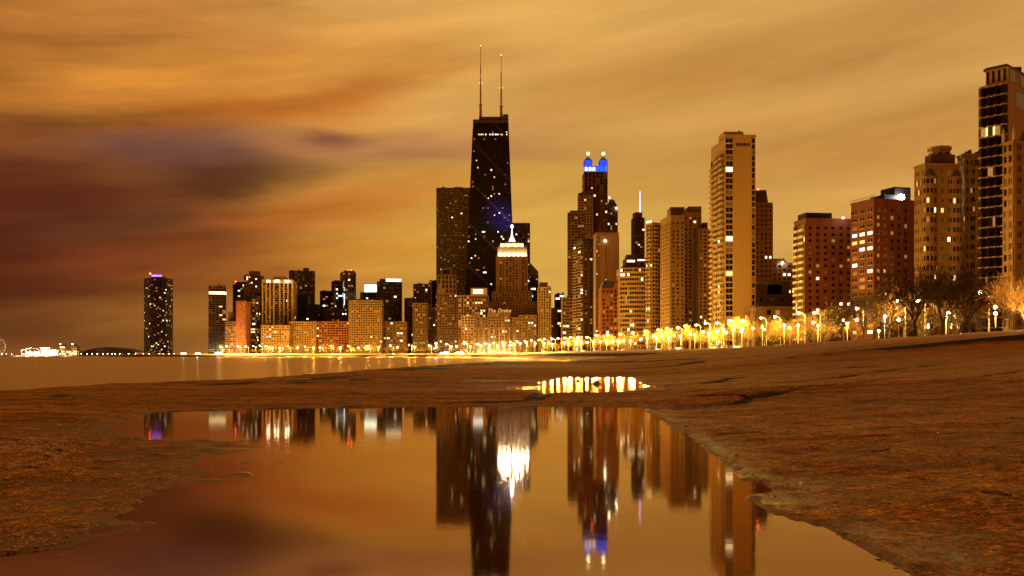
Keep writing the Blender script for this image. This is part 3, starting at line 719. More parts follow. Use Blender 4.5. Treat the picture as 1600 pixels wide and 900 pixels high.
    b, P, zt = simple('office_tower', 'broad dark glass tower with lit crown and two roof aerials', 'broad dark glass tower', 590, 635, 441, 1560, DKGL, xc=628, side='R', th=.2, bw=4.5, fh=3.8, pier=.14, sp=.3, lit=.04, dim=.04, bright=.6, done=False); q = b.part('lit_crown', emit('pale_glass_box', (.95, 1, .8), 1.6)); b.prism(shrink(P, .35, .98, .1, .8), zt, py2z(435.5, 1560), mb=q); q = b.part('penthouse', ROOFD); b.prism(shrink(P, .1, .34, .1, .8), zt, py2z(436, 1560), mb=q)
    q = b.part('aerial', BLACKM)
    for px in (602, 623.5): q.tube((px2x(px, 1565)-b.o[0], 6, zt), (px2x(px, 1565)-b.o[0], 6, py2z(431, 1560)), .35, .2, 5)
    b.finish()
    simple('hotel_block', 'low ochre lakefront block with paired windows, right of the tall ochre block', 'low ochre block', 599, 635, 503, 1355, TAN, bw=5, fh=3.6, pier=.35, sp=.5, lit=.03, dim=.06, corn=.7)
    simple('office_block', 'dark narrow block in the gap right of the low ochre block', 'dark gap block', 632, 648, 466, 1500, DARKB, bw=5, lit=.06)
    simple('apartment_tower', 'dull brown tower with a blank upper front, left of the grey gridded tower', 'dull brown tower', 646, 673, 444, 1600, BROWN, bw=5, fh=3.8, pier=.5, sp=.3, lit=.04, pent=[(652, 657, 442)])
    simple('office_block', 'dark block with a thin row of lit windows beside the dull brown tower', 'dark thin block', 671, 684, 439, 1650, BLACKM, bw=4, lit=.1)
    b, P, zt = simple('hotel_block', 'brick lakefront block with an arcaded pale cornice floor', 'arcaded brick block', 645, 672, 474, 1300, BROWN, xc=668, side='R', bw=3.8, fh=3.6, pier=.42, sp=.5, lit=.02, dim=.08, corn=1.0)
    simple('hotel_block', 'dark brick block wedged beside the arcaded brick block', 'wedged brick block', 669, 684, 480, 1330, BRICK, bw=4, lit=.06)
    # stepped masonry tower with pyramid roof
    Y = 1260; P = fit_foot(683, 722, Y, 714, 'R', .05); b = Bld('stepped_tower', 'stepped brown masonry tower with a small pyramid roof left of the black tower', 'stepped masonry tower', P, BROWN)
    z1 = py2z(460, Y); b.prism(P, 0, z1); b.skin(P, 8, z1-1, 3.6, 3.5, (0, 1, 3), pier=.4, sp=.45, lit=.03, dim=.06, bright=.8); b.cornice(P, z1, 1, .7)
    P2 = shrink(P, .03, .97, .03, .97); z2 = py2z(430, Y); b.prism(P2, z1, z2); b.skin(P2, z1+1, z2-1, 5, 6, (0, 1, 3), pier=.45, sp=.25, lit=.0, dim=.0); b.cornice(P2, z2, .8, .5)
    P3 = shrink(P, .2, .72, .1, .8); z3 = py2z(420, Y); b.prism(P3, z2, z3); b.skin(P3, z2+1, z3-1, 12, 9, (0, 1, 3), pier=.2, sp=.1, lit=0, dim=0)
    q = b.part('pyramid_roof', ROOFD); b.prism(P3, z3, py2z(412, Y), .1, q); b.finish()
left_group()

# --- centre: tall black tower and its neighbours
def centre():
    Y = 1450
    b, P, zt = simple('gridded_tower', 'tall grey tower with a fine window grid behind the left side of the black tower', 'grey gridded tower', 682, 737, 294, Y, GREYST, bw=3.0, fh=3.2, pier=.32, sp=.42, lit=.012, dim=.03, pent=[(709, 722, 290.5, GREYST)], bright=.8, D=45)
    # the black tapering tower
    Y = 1300; zt = py2z(184, Y); x0 = px2x(723, Y); x1 = px2x(808.5, Y); D = 50
    P = [(x0, Y), (x1, Y), (x1, Y+D), (x0, Y+D)]; b = Bld('black_tapering_tower', 'tallest tower, black and tapering, with diagonal braces and two roof masts', 'black tapering tower', P, BLACKM, seed=5)
    b.prism(P, 0, zt)
    cxl = 0.; half = (x1-x0)/2; tgt = (px2x(794, Y)-px2x(739, Y))/2; ctr = (px2x(794, Y)+px2x(739, Y))/2-b.o[0]
    def tp(v):
        t = max(0, min(1.05, v[2]/zt)); k = 1-(1-tgt/half)*t; return (v[0]*k+ctr*t, D/2+(v[1]-D/2)*k, v[2])
    b.taper = tp
    b.facade(P[0], P[1], 12, zt-14, 26, 92, .3, .42, .35, lit=.03, dim=.03, bright=.5, run=9, litfloors=(89,))
    b.facade(P[1], P[2], 12, zt-14, 16, 92, .3, .42, .35, lit=.01); b.facade(P[3], P[0], 12, zt-14, 16, 92, .3, .42, .35, lit=.02)
    q = b.part('cross_brace', mat('brace_metal', (.035, .018, .009), .6, spec=.2)); W = x1-x0; hs = (zt-12)/5.5
    for k in range(6):
        za = 12+k*hs
        for sgn in (1, -1):
            zb = min(za+hs, zt-4); f = (zb-za)/hs
            xa = -W/2 if sgn > 0 else W/2; xb = xa+sgn*W*f; N = 10
            for i in range(N):
                t0, t1 = i/N, (i+1)/N; ax, bx = xa+(xb-xa)*t0, xa+(xb-xa)*t1; az, bz = za+(zb-za)*t0, za+(zb-za)*t1
                yo = -.62 if sgn > 0 else -.57
                q.hexa([(ax-1, yo, az-1.2), (bx-1, yo, bz-1.2), (bx-1, -.05, bz-1.2), (ax-1, -.05, az-1.2), (ax+1, yo, az+1.2), (bx+1, yo, bz+1.2), (bx+1, -.05, bz+1.2), (ax+1, -.05, az+1.2)])
    q = b.part('crown_band', mat('crown_band_metal', (.075, .036, .015), .5)); 
    for i in range(4):
        p0, d, n, l = b.frame(P[i], P[(i+1) % 4]); b.hexa(p0, d, n, .3, l-.3, .1, .5, zt-5, zt-1, q)
    b.taper = None; root_parts = b.parts
    b.taper = tp
    root = b.finish()
    bb = MB(); X0, X1 = px2x(748, Y)-b.o[0], px2x(792, Y)-b.o[0]; bb.box(X0, X1, 10, 40, zt, py2z(179.5, Y)); 
    for i in range(12): bb.tube((X0+1+i*3.2, 11, py2z(179.5, Y)), (X0+1+i*3.2, 11, py2z(179.5, Y)+1.5+(i % 3)), .2, .2, 4)
    bb.box(X1-6, X1+2, 8, 20, zt+1, zt+7.2); bb.build('penthouse', ROOFD, root)
    for px, top, dz in ((750, 62, 0), (782.8, 77, 3)):
        m = MB(); x = px2x(px, Y)-b.o[0]; zb = py2z(180, Y); H = py2z(top, Y)-zb
        for a, c, r in ((0, .2, 1.9), (.2, .21, 2.6), (.21, .48, 1.1), (.48, .49, 1.9), (.49, .74, .75), (.74, 1, .36)): m.tube((x, 25, zb+H*a), (x, 25, zb+H*c), r, r*.95, 8)
        for k in range(7): m.tube((x-1.5, 25, zb+H*(.05+.055*k)), (x+1.5+k % 2, 25, zb+H*(.05+.055*k)), .4, .4, 4)
        o = m.build('roof_mast', mat('mast_steel', (.32, .2, .13), .6), root)
        m = MB(); zz = zb+H*.49
        for dx in (-2, 2): m.lathe([(.01, -.9), (.9, 0), (.01, .9)], 6, 0, (x+dx, 25, zz))
        m.build('mast_light', emit('mast_red', (1, .3, .15), 5), root); m = MB(); m.lathe([(.01, -.8), (.8, 0), (.01, .8)], 6, 0, (x, 25, zb+H)); m.build('mast_light', emit('mast_top', (1, .75, .5), 5), root)
    simple('office_tower', 'dark brown tower peeking out right of the black tower behind the beacon', 'dark brown tower', 801, 828, 349, 1400, DARKB, bw=4, fh=3.6, pier=.35, sp=.3, lit=.02, dim=.04)
    # floodlit stepped tower with beacon mast
    Y = 1230; P = fit_foot(775, 824.5, Y, None, 'L', 0, 40); b = Bld('beacon_tower', 'stepped stone tower with blazing white floodlit crown and beacon mast', 'floodlit beacon tower', P, TAN)
    def tier(pl, pr, yb, yt, dy, **k):
        Q = [(px2x(pl, Y), Y+dy), (px2x(pr, Y), Y+dy), (px2x(pr, Y), Y+45), (px2x(pl, Y), Y+45)]; za, zb = py2z(yb, Y), py2z(yt, Y); b.prism(Q, za, zb)
        if k: b.skin(Q, za+.5, zb-1, edges=(0, 1, 3), **k)
        return Q, za, zb
    tier(762, 838, 560, 472, -10, bw=4.2, fh=3.6, pier=.5, sp=.5, lit=.03, dim=.03, bright=.8)
    tier(769, 831, 472.5, 455, -6, bw=4.2, fh=3.6, pier=.5, sp=.4, lit=.0, dim=.02)
    Q, za, zb = tier(775, 824.5, 455.5, 400, 0, bw=4.3, fh=3.5, pier=.45, sp=.35, lit=.0, dim=.02)
    p0, d, n, l = b.frame(Q[0], Q[1])
    for k in range(5): a = l*(.02+.235*k); b.hexa(p0, d, n, a, a+2.2, .2, 1.3, za, zb)
    Q2, a2, b2 = tier(776.5, 823, 400, 385, 3); Q3, a3, b3 = tier(781, 818, 385.2, 379, 7); Q4, a4, b4 = tier(789, 811, 379.2, 376, 12)
    for k in range(7):
        p0, d, n, l = b.frame(Q2[0], Q2[1]); a = l*(.02+.153*k); b.hexa(p0, d, n, a, a+1.6, .0, 2.0, a2, b2-2)
        lamp_light((b.o[0]+p0[0]+a+3.2, Y+.6, a2+1.0), 26000, (1, .86, .6), 1.6)
    for k in range(4): lamp_light((px2x(785+k*10, Y), Y+5.5, a3+.7), 24000, (1, .86, .6), 1.6)
    fl = b.part('flood_lamp', emit('crown_flood_light', (1, .93, .75), 9)); p0, d, n, l = b.frame(Q2[0], Q2[1])
    for k in range(6): a = l*(.02+.153*k)+2.4; b.hexa(p0, d, n, a, a+2.4, .2, .9, a2+.1, a2+4.5, fl)
    q = b.part('beacon_mast', mat('mast_stone', (.7, .65, .6), .6)); x = px2x(800, Y)-b.o[0]; q.lathe([(5, 0), (3.2, 6), (1.6, 10), (1.2, 14), (.9, 21)], 8, 0, (x, 22, b4))
    q = b.part('beacon', CLAMP_); q.lathe([(.01, -1.6), (1.5, -1), (1.8, 0), (1.5, 1), (.01, 1.6)], 10, 0, (x, 22, b4+22.6)); b.finish()
    for a in (-8, 8): lamp_light((px2x(800, Y)+a, Y+13, b4+2.5), 9000, (.75, .85, 1), .5)
    lamp_light((px2x(800, Y), Y+16, b4+24), 4000, (.4, .55, 1), 1)
    sd = bpy.data.lights.new('beacon_beam', 'SPOT'); sd.energy = .8e6; sd.color = (.03, .07, 1); sd.spot_size = math.radians(52); sd.spot_blend = 1; sd.shadow_soft_size = .5
    so_ = bpy.data.objects.new('beacon_beam', sd); C.objects.link(so_); so_.location = (px2x(797, Y), Y+23, b4+23); tgt_ = Vector((px2x(785, 1300), 1300, py2z(340, 1300))); so_.rotation_euler = (tgt_-Vector(so_.location)).to_track_quat('-Z', 'Y').to_euler()
    # grand hotel with roof sign
    Y = 1130; b = Bld('grand_hotel', 'wide cream hotel with white uplit columns and a script roof sign', 'grand hotel', [(px2x(722, Y), Y), (px2x(838, Y), Y), (px2x(838, Y), Y+40), (px2x(722, Y), Y+40)], CREAM)
    def blk(pl, pr, yt, dy, **k):
        Q = [(px2x(pl, Y), Y+dy), (px2x(pr, Y), Y+dy), (px2x(pr, Y), Y+40), (px2x(pl, Y), Y+40)]; zt_ = py2z(yt, Y); b.prism(Q, 0, zt_); b.skin(Q, 5, zt_-1, 3.6, 3.4, (0, 1, 3), **k); b.cornice(Q, zt_, .9, .6); return Q, zt_
    wk = dict(pier=.5, sp=.5, lit=.10, dim=.12, bright=.4)
    blk(722, 745, 495, -12, **wk); blk(745, 762, 497, 2, **wk); Qc, zc = blk(762, 797, 490, -2, **wk); blk(797, 811, 497, 2, **wk); blk(811, 838, 494, -12, **wk)
    q = b.part('column', PALE); xs = []
    for k in range(8): x = px2x(748+k*8.1, Y)-b.o[0]; xs.append(x); q.tube((x, -3.4, 3), (x, -3.4, py2z(513, Y)), .7, .6, 8)
    b.hexa((0, 0), (1, 0), (0, -1), px2x(746, Y)-b.o[0], px2x(809, Y)-b.o[0], -.5, 4.4, py2z(513, Y), py2z(511.5, Y))
    root = b.finish()
    for x in xs: lamp_light((x+b.o[0], Y-6.5, 5.5), 9000, (1, .85, .55), .4)
    cu = bpy.data.curves.new('sign_lettering', 'FONT'); cu.body = 'The Drake'; cu.size = 6.4; cu.extrude = .25; cu.align_x = 'CENTER'; cu.shear = .25; cu.space_character = 1.05
    so = bpy.data.objects.new('sign_lettering', cu); C.objects.link(so); dg = bpy.context.evaluated_depsgraph_get(); me = bpy.data.meshes.new_from_object(so.evaluated_get(dg)); bpy.data.objects.remove(so)
    me.materials.append(emit('sign_glow', (1, .42, .12), 1.2)); o = link('roof_sign', me, root, (px2x(780, Y)-b.o[0], -1.5, zc+1.6)); o.rotation_euler = (math.radians(90), 0, 0); o['label'] = 'glowing orange script letters on the roof'
    q = MB(); w_ = 13
    for k in range(9): q.tube((px2x(780, Y)-b.o[0]-w_+k*w_/4, -1.1, zc), (px2x(780, Y)-b.o[0]-w_+k*w_/4, -1.1, zc+7), .12, .12, 4)
    q.tube((px2x(780, Y)-b.o[0]-w_, -1.1, zc+1.4), (px2x(780, Y)-b.o[0]+w_, -1.1, zc+1.4), .12, .12, 4); q.build('sign_frame', ROOFD, root)
    b, P, zt = simple('office_block', 'pale office block with columns of lit windows left of the beacon tower', 'pale lit office block', 716, 765, 462, 1190, TAN, xc=763, side='R', bw=3.5, fh=3.5, pier=.35, sp=.3, lit=.12, dim=.15, bright=.3, done=False)
    q = b.part('lit_sign_box', PALE); b.prism(shrink(P, .42, .95, .0, .5), zt, py2z(450, 1190), mb=q); p0, d, n, l = b.frame(P[0], P[1]); q = b.part('sign_panel', emit('blue_white_sign', (.75, .92, 1), 3)); b.hexa(p0, d, n, l*.5, l*.82, .05, .5, py2z(458.5, 1190), py2z(452.5, 1190), q); b.finish()
    # right of the beacon tower
    Y = 1330; P = fit_foot(827, 841, Y, 829, 'L', .1, 25); b = Bld('slanted_tower', 'dark glass tower with a steep slanted roof right of the beacon tower', 'slant roofed tower', P, DKGL); zt = py2z(430, Y); b.prism(P, 0, zt); b.skin(P, 8, zt-1, 3.5, 3.6, (0, 1, 3), pier=.15, sp=.3, lit=.12, cool=.4)
    L_ = [b.loc(p) for p in P]; z2 = py2z(411, Y); z3 = py2z(424, Y); q = b.part('slanted_roof', BROWN); q.hexa([(p[0], p[1], zt) for p in L_]+[(L_[0][0], L_[0][1], z2), (L_[1][0], L_[1][1], z3), (L_[2][0], L_[2][1], z3), (L_[3][0], L_[3][1], z2)]); b.finish()
    simple('white_pier_tower', 'slim tower with white vertical piers and a brown roof box', 'slim white piered tower', 841, 861, 449, 1120, PALE, bw=3.2, fh=3.3, pier=.45, sp=.35, lit=.05, dim=.06, pent=[(843, 856, 440.5, BRICK)])
    simple('brick_block', 'low red brown block between the slim piered tower and the gridded tower', 'low red brown block', 860, 871, 482, 1150, BRICK, bw=4, lit=.04); simple('office_block', 'narrow black block spangled with lit windows left of the gridded tower', 'narrow black block', 868, 881, 460, 1260, BLACKM, bw=3.2, fh=3.4, pier=.2, sp=.3, lit=.22, cool=.35, bright=.6)
    simple('gridded_tower', 'tall brown gridded tower with lit top corners beside the twin turret tower', 'brown gridded tower', 879, 913, 333, 1060, BROWN, xc=887, th=-.1, bw=3.6, fh=3.3, pier=.3, sp=.35, lit=.025, dim=.04, bright=.7, litfloors=(61,), pent=[(890, 911, 328, BROWN)])
    # podium in front of it
    simple('hotel_block', 'lower tan block with long lit floors under the brown gridded tower', 'lower tan block', 879, 900, 466, 1020, TAN, bw=4, fh=3.7, pier=.2, sp=.5, lit=.12, dim=.1, bright=.7)
    Y = 1180; P = fit_foot(889, 926, Y, 903, 'L', -.2, 30); b = Bld('shed_roof_tower', 'brown tower with a sloping dark roof left of the twin turrets', 'slope roofed tower', P, TAN); zt = py2z(306, Y); b.prism(P, 0, zt); b.skin(P, 60, zt-1, 3.7, 3.6, (0, 3), pier=.45, sp=.4, lit=.05, dim=.04); L_ = [b.loc(p) for p in P]; q = b.part('sloping_roof', ROOFD); z3 = py2z(295, Y); q.hexa([(p[0], p[1], zt) for p in L_]+[(L_[0][0], L_[0][1], zt+3), (L_[1][0], L_[1][1], z3), (L_[2][0], L_[2][1], z3), (L_[3][0], L_[3][1], zt+3)]); b.finish()
    Y = 1190; P = fit_foot(913, 949, Y, None, 'L', 0, 32); b = Bld('twin_turret_tower', 'tall brown tower crowned by twin blue lit turrets', 'twin turret tower', P, BROWN); z1 = py2z(268, Y); b.prism(P, 0, z1)
    b.facade(P[0], P[1], 60, py2z(300, Y), 10, 44, .35, .3, .5, lit=.05, dim=.05); b.facade(P[0], P[1], py2z(299, Y), z1-1, 6, 3, .3, .08, .6, lit=0, dim=.0); b.skin(P, 60, z1, 4, 3.8, (1, 3), lit=.02); b.cornice(P, py2z(285, Y), .8, .7)
    q = b.part('lit_gallery', emit('blue_gallery', (.01, .07, 1), 2.2)); b.prism(shrink(P, .03, .97, .03, .97), z1, py2z(258.5, Y), mb=q)
    q = b.part('gallery_pier', BROWN); p0, d, n, l = b.frame(P[0], P[1])
    for k in range(7): b.hexa(p0, d, n, l*k/6-.35+(.35 if k == 0 else 0), l*k/6+.35, -.6, .3, z1, py2z(258, Y), q)
    g = b.part('gallery_window', WHITE)
    for k in (0, 1, 2): b.hexa(p0, d, n, l*(k+.2)/6, l*(k+.8)/6, -.75, .1, z1+1, z1+5.5, g)
    for a0, a1 in ((0, .34), (.66, 1)):
        T_ = shrink(P, a0+.01, a1-.01, .05, .4); q = b.part('turret', emit('blue_turret', (.01, .05, 1), 1.6)); b.prism(T_, py2z(258.5, Y), py2z(250, Y), mb=q); q = b.part('turret_pier', BROWN)
        for j in range(4): c = b.loc(T_[j]); q.box(c[0]-.5, c[0]+.5, c[1]-.5, c[1]+.5, py2z(258.5, Y), py2z(249.5, Y))
        q = b.part('turret_roof', ROOFD); b.prism(T_, py2z(250, Y), py2z(243, Y), .25, q); beacon(b, 913+36*(a0+a1)/2, 240, Y+4, emit('yellow_green_lamp', (1, .95, .45), 14), 1.9, 'turret_lamp')
    beacon(b, 925, 294, Y-1, REDL, .9); b.finish()
    b, P, zt = simple('hipped_tower', 'brown tower with a dark hipped roof right of the twin turrets', 'hip roofed tower', 949, 965, 323, 1230, BROWN, bw=3.6, fh=3.5, pier=.4, sp=.3, lit=.04, done=False); q = b.part('hipped_roof', ROOFD); b.prism(P, zt+.7, py2z(310, 1230), .35, q); beacon(b, 952, 309, 1240, WLAMP, 1.0, 'roof_lamp'); beacon(b, 963.5, 325, 1228, WLAMP, 1.0, 'roof_lamp'); b.finish()
    Y = 930; b, P, zt = simple('balcony_tower', 'dark brown tower edged with stacked balconies before the gridded tower', 'dark balcony tower', 896, 936, 377, Y, DARKB, xc=911, th=.25, D=24, bw=5, fh=3.3, pier=.62, sp=.55, lit=.05, dim=.12, bright=.5, edges=(0,), pent=[(912, 933, 372)], done=False); b.balmat = TAN
    b.facade(P[3], P[0], 6, zt-3, 4, 36, .15, .2, .2, lit=.05); b.balcony_stack(P[3], P[0], 6, zt-3, 36, .04, .46); b.balcony_stack(P[3], P[0], 6, zt-3, 36, .54, .96); b.finish()
    Y = 860; P = fit_foot(931, 980, Y, 967, 'R', 0); b = Bld('blank_wall_tower', 'tan tower with a broad blank wall and one thin line of windows', 'blank walled tower', P, TAN); zt = py2z(365, Y); b.prism(P, 0, zt); b.facade(P[0], P[1], 6, zt-3, 2, 50, .5, .4, .2, lit=.06, dim=.05, a0=0., a1=.17); b.facade(P[0], P[1], 6, zt-8, 1, 50, .15, .5, .12, lit=.01, a0=.42, a1=.46, dim=0); b.facade(P[1], P[2], 6, zt-3, 5, 50, .4, .4, .3, lit=.02, dim=.05); b.cornice(P, zt, 1, .3)
    q = b.part('penthouse', BROWN); b.prism(shrink(P, .1, .9, .2, .8), zt, py2z(360, Y), mb=q); q = b.part('wall_lamp', WLAMP); x = px2x(945.5, Y)-b.o[0]; q.box(x-.7, x+.7, -.9, -.3, py2z(377, Y), py2z(375.5, Y)); b.finish(); lamp_light((px2x(945.5, Y), Y-2, py2z(377.5, Y)), 350, (1, .9, .7))
    Y = 760; P = fit_foot(940, 971, Y, None, 'L', 0, 25); b = Bld('gabled_brick_block', 'red brick block with steep dark roof and an ornate gable', 'gabled brick block', P, BRICK2); zt = py2z(452, Y); b.prism(P, 0, zt); b.skin(P, 5, zt-1, 3.2, 3.4, (0, 1, 3), pier=.45, sp=.45, lit=.02, dim=.12); b.cornice(P, zt, .8, .5)
    q = b.part('steep_roof', ROOFD); b.prism(P, zt+.8, py2z(439, Y), .75, q); q = b.part('gable', BRICK2); x0, x1 = px2x(957, Y)-b.o[0], px2x(968, Y)-b.o[0]; z2 = py2z(439, Y); q.add([(x0, -.6, zt), (x1, -.6, zt), ((x0+x1)/2, -.6, z2), (x0, 2, zt), (x1, 2, zt), ((x0+x1)/2, 2, z2)], [(0, 1, 2), (3, 5, 4), (0, 2, 5, 3), (1, 4, 5, 2), (0, 3, 4, 1)])
    q = b.part('chimney', BROWN)
    for px in (945, 951, 966): x = px2x(px, Y)-b.o[0]; q.box(x-.9, x+.9, 8, 10, zt+3, py2z(436.5, Y))
    b.finish()
    # banded curved block
    Y = 740; xa, xb = px2x(970, Y), px2x(1012, Y); W = xb-xa; pts = [(xa+W*t, Y+7*(1-math.sin(math.pi*(.15+.55*t))/1.0)*1.0) for t in np.linspace(0, 1, 7)]; P = pts+[(xb, Y+30), (xa, Y+30)]
    b = Bld('curved_banded_block', 'pale block with a curved banded front and bright rooftop rooms', 'curved banded block', P, PALE); zt = py2z(418, Y); b.prism(P, 0, zt)
    for i in range(6): b.facade(P[i], P[i+1], 5, zt-1, 2, 18, .16, .45, .35, lit=.08, dim=.05, bright=.7)
    b.facade(P[8], P[0], 5, zt-1, 7, 18, .16, .45, .35, lit=.02); q = b.part('penthouse', ROOFD); b.prism([(xa+3, Y+10), (xb, Y+10), (xb, Y+28), (xa+3, Y+28)], zt, py2z(413, Y), mb=q); b.finish()
    b, P, zt = simple('office_block', 'brown block with a strip of white lit windows below its roof', 'white stripped block', 978, 1011, 404, 960, BROWN, bw=4, fh=3.6, lit=.08, done=False, pent=[(980, 993, 397, TAN)]); p0, d, n, l = b.frame(P[0], P[1]); q = b.part('light_strip', WHITE); b.hexa(p0, d, n, l*.05, l*.42, .4, .7, py2z(409.5, 960), py2z(406.5, 960), q); b.hexa(p0, d, n, l*.55, l*.9, .4, .7, py2z(407.5, 960), py2z(405.5, 960), q); b.finish()
    # slender glass tower with lit spire
    Y = 1750; P = fit_foot(993, 1015, Y, 1007, 'R', .2); b = Bld('spire_tower', 'slender far glass tower topped with a thin lilac lit spire', 'far spire tower', P, mat('spire_tower_cladding', (.10, .07, .045), .5)); zt = py2z(340, Y); b.prism(P, 0, zt); b.skin(P, 20, zt-1, 4.5, 4.2, (0, 1, 3), pier=.12, sp=.3, lit=.03, dim=.03, cool=.4); P2 = shrink(P, .1, .8, .1, .9); b.prism(P2, zt, py2z(331.5, Y)); q = b.part('spire', emit('lilac_spire', (.72, .5, 1), 2.2)); c = b.loc(P2[0]); x = px2x(1001.5, Y)-b.o[0]; q.tube((x, 15, py2z(331.5, Y)), (x, 15, py2z(297, Y)), 1.5, .8, 6); b.finish()
    # balcony wall tower
    Y = 700; P = fit_foot(1010, 1036, Y, 1019, 'L', .55, 25); b = Bld('balcony_tower', 'pale tower of stacked balconies with a bright line along its roof edge', 'pale balcony tower', P, PALE); zt = py2z(347, Y); b.prism(P, 0, zt); nf = 32
    b.facade(P[0], P[1], 5, zt-2, 4, nf, .3, .25, .3, lit=.02, dim=.02); b.facade(P[3], P[0], 5, zt-2, 5, nf, .3, .25, .3, lit=.03, dim=.03)
    for a0, a1 in ((.05, .42), (.55, .95)): b.balcony_stack(P[3], P[0], 5, zt-2, nf, a0, a1, 1.6, 1.1)
    b.balcony_stack(P[0], P[1], 5, zt-2, nf, .1, .45, 1.6, 1.1); b.balcony_stack(P[0], P[1], 5, zt-2, nf, .6, .9, 1.6, 1.1)
    q = b.part('roof_edge_light', WHITE); p0, d, n, l = b.frame(P[3], P[0]); b.hexa(p0, d, n, .5, l-.5, .1, .5, zt, zt+1.2, q); b.finish()
centre()

# --- right-hand side
def right():
    Y = 600; P = fit_foot(1033, 1070, Y, 1048, 'L', .1, 30)
    FL, FR, BR, BL = P; b = Bld('brown_apartment_block', 'massive brown apartment block with stepped roofline left of the white slab tower', 'massive brown block', P, CREAM, near=False)
    zt = py2z(338, Y); b.prism(P, 0, zt); b.facade(P[0], P[1], 8, zt-4, 3, 32, .55, .5, .4, lit=.004, dim=.01); b.facade(P[3], P[0], 8, zt-4, 5, 32, .5, .3, .5, lit=.0, dim=.005)
    b.cornice(P, zt, .9, .5); Pm = fit_foot(1068, 1096, Y+14, None, 'L', .1, 26); b.prism(Pm, 0, py2z(331, Y+14)); b.facade(Pm[0], Pm[1], 8, py2z(334, Y), 4, 34, .5, .5, .35, lit=.01, dim=.03)
    Pr = fit_foot(1092, 1111, Y+4, None, 'L', .1, 26); b.prism(Pr, 0, py2z(357, Y+4)); b.facade(Pr[0], Pr[1], 8, py2z(360, Y), 3, 31, .5, .5, .35, lit=.006, dim=.03); b.facade(Pr[1], Pr[2], 8, py2z(360, Y), 4, 31, .5, .5, .35)
    q = b.part('penthouse', BROWN)
    for pl, pr, pt in ((1046, 1068, 325), (1074, 1094, 324), (1097, 1104, 349)): b.prism([(px2x(pl, Y+24), Y+20), (px2x(pr, Y+24), Y+20), (px2x(pr, Y+24), Y+34), (px2x(pl, Y+24), Y+34)], py2z(358, Y), py2z(pt, Y+24), mb=q)
    q = b.part('water_tank', ROOFD); q.tube((px2x(1085, Y+24)-b.o[0], 25, py2z(331, Y)), (px2x(1085, Y+24)-b.o[0], 25, py2z(323, Y+24)), 1.8, 1.8, 10)
    for i, (px, t) in enumerate(((1052, 337), (1055, 337), (1061, 337))): q.box(px2x(px, Y)-b.o[0]-.8, px2x(px, Y)-b.o[0]+.8, 4, 6, zt, zt+2+i)
    b.finish()
    # white slab tower
    Y = 470; P = fit_foot(1111, 1180, Y, 1133, 'L', .06); b = Bld('white_slab_tower', 'tall white slab tower with a blank front wall and balconies down its left side', 'white slab tower', P, PALE, near=True)
    FL, FR, BR, BL = P; zt = py2z(213, Y); b.prism([FL, FR, BR, BL], 0, zt-.5)
    nf = 36; z0 = 6
    b.facade(FL, FR, z0, zt-1, 1, nf, .12, .22, .3, lit=.08, dim=.08, bright=.6, a0=0, a1=.27, cool=.2); b.facade(FL, FR, z0, zt-1, 1, nf, .2, .2, .3, lit=.01, dim=.03, a0=.87, a1=1.0)
    p0, d, n, l = b.frame(FL, FR); b.hexa(p0, d, n, l*.272, l*.868, -.02, .42, 2, zt+.2); b.hexa(p0, d, n, -.4, l+.4, -2, .6, zt-.4, zt+.9)
    q = b.part('roof_vent', ROOFD)
    for k in range(4): a = l*(.40+.12*k); c = (p0[0]+d[0]*a+n[0]*.4, p0[1]+d[1]*a+n[1]*.4, zt-4.2); q.tube(c, (c[0]+n[0]*.12, c[1]+n[1]*.12, c[2]), .95, .95, 12)
    b.facade(BL, FL, z0, zt-8, 6, nf-2, .2, .22, .3, lit=.05, dim=.05)
    L3 = math.hypot(FL[0]-BL[0], FL[1]-BL[1])
    for a0, a1 in ((.06, .30), (.38, .62), (.70, .92)): b.balcony_stack(BL, FL, z0, zt-8-(3 if a0 < .1 else 0), nf-2, a0, a1, 1.7, 1.1)
    q = b.part('penthouse', mat('roof_box_brown', (.42, .22, .11), .8)); b.prism(shrink(P, .02, .66, .1, .5), zt+.4, py2z(203.5, Y), mb=q); q = b.part('chimney', ROOFD); x = px2x(1159, Y)-b.o[0]; q.tube((x, 5, py2z(203.5, Y)), (x, 5, py2z(200.5, Y)), .6, .6, 8); b.finish()
    Y = 640; b, P, zt = simple('mansard_tower', 'tan masonry tower with a tapered dark roof right of the white slab tower', 'dark roofed tan tower', 1180, 1207, 318, Y, TAN, bw=3.4, fh=3.3, pier=.55, sp=.5, lit=.03, dim=.03, done=False); q = b.part('tapered_roof', DARKB); b.prism(shrink(P, 0, .75, 0, 1), zt+.7, py2z(296, Y), .82, q); beacon(b, 1184.5, 296, Y+4, REDL, .5); b.finish()
    b, P, zt = simple('apartment_block', 'small far block with a roof floodlight between the tan tower and brick tower', 'small far block', 1207, 1244, 412, 760, TAN, bw=4, fh=3.6, pier=.45, sp=.5, lit=.12, dim=.04, bright=.7, done=False, pent=[(1212, 1229, 403, BROWN)]); beacon(b, 1222.5, 410, 758, CLAMP_, .7, 'roof_lamp'); b.finish()
    simple('terraced_block', 'dark stepped block with scattered lamps between the white slab and brick tower', 'dark terraced block', 1181, 1246, 462, 520, DARKB, bw=6, fh=3.8, pier=.6, sp=.5, lit=.03, dim=.04, D=40, pent=[(1186, 1228, 443, DARKB), (1205, 1240, 437, DARKB)])
    simple('low_building', 'low brown building with a row of dark windows behind the street lamps', 'low brown building', 1181, 1262, 481, 440, BROWN, bw=4.5, fh=4.4, pier=.5, sp=.5, lit=.0, dim=.1, corn=.4, D=18)
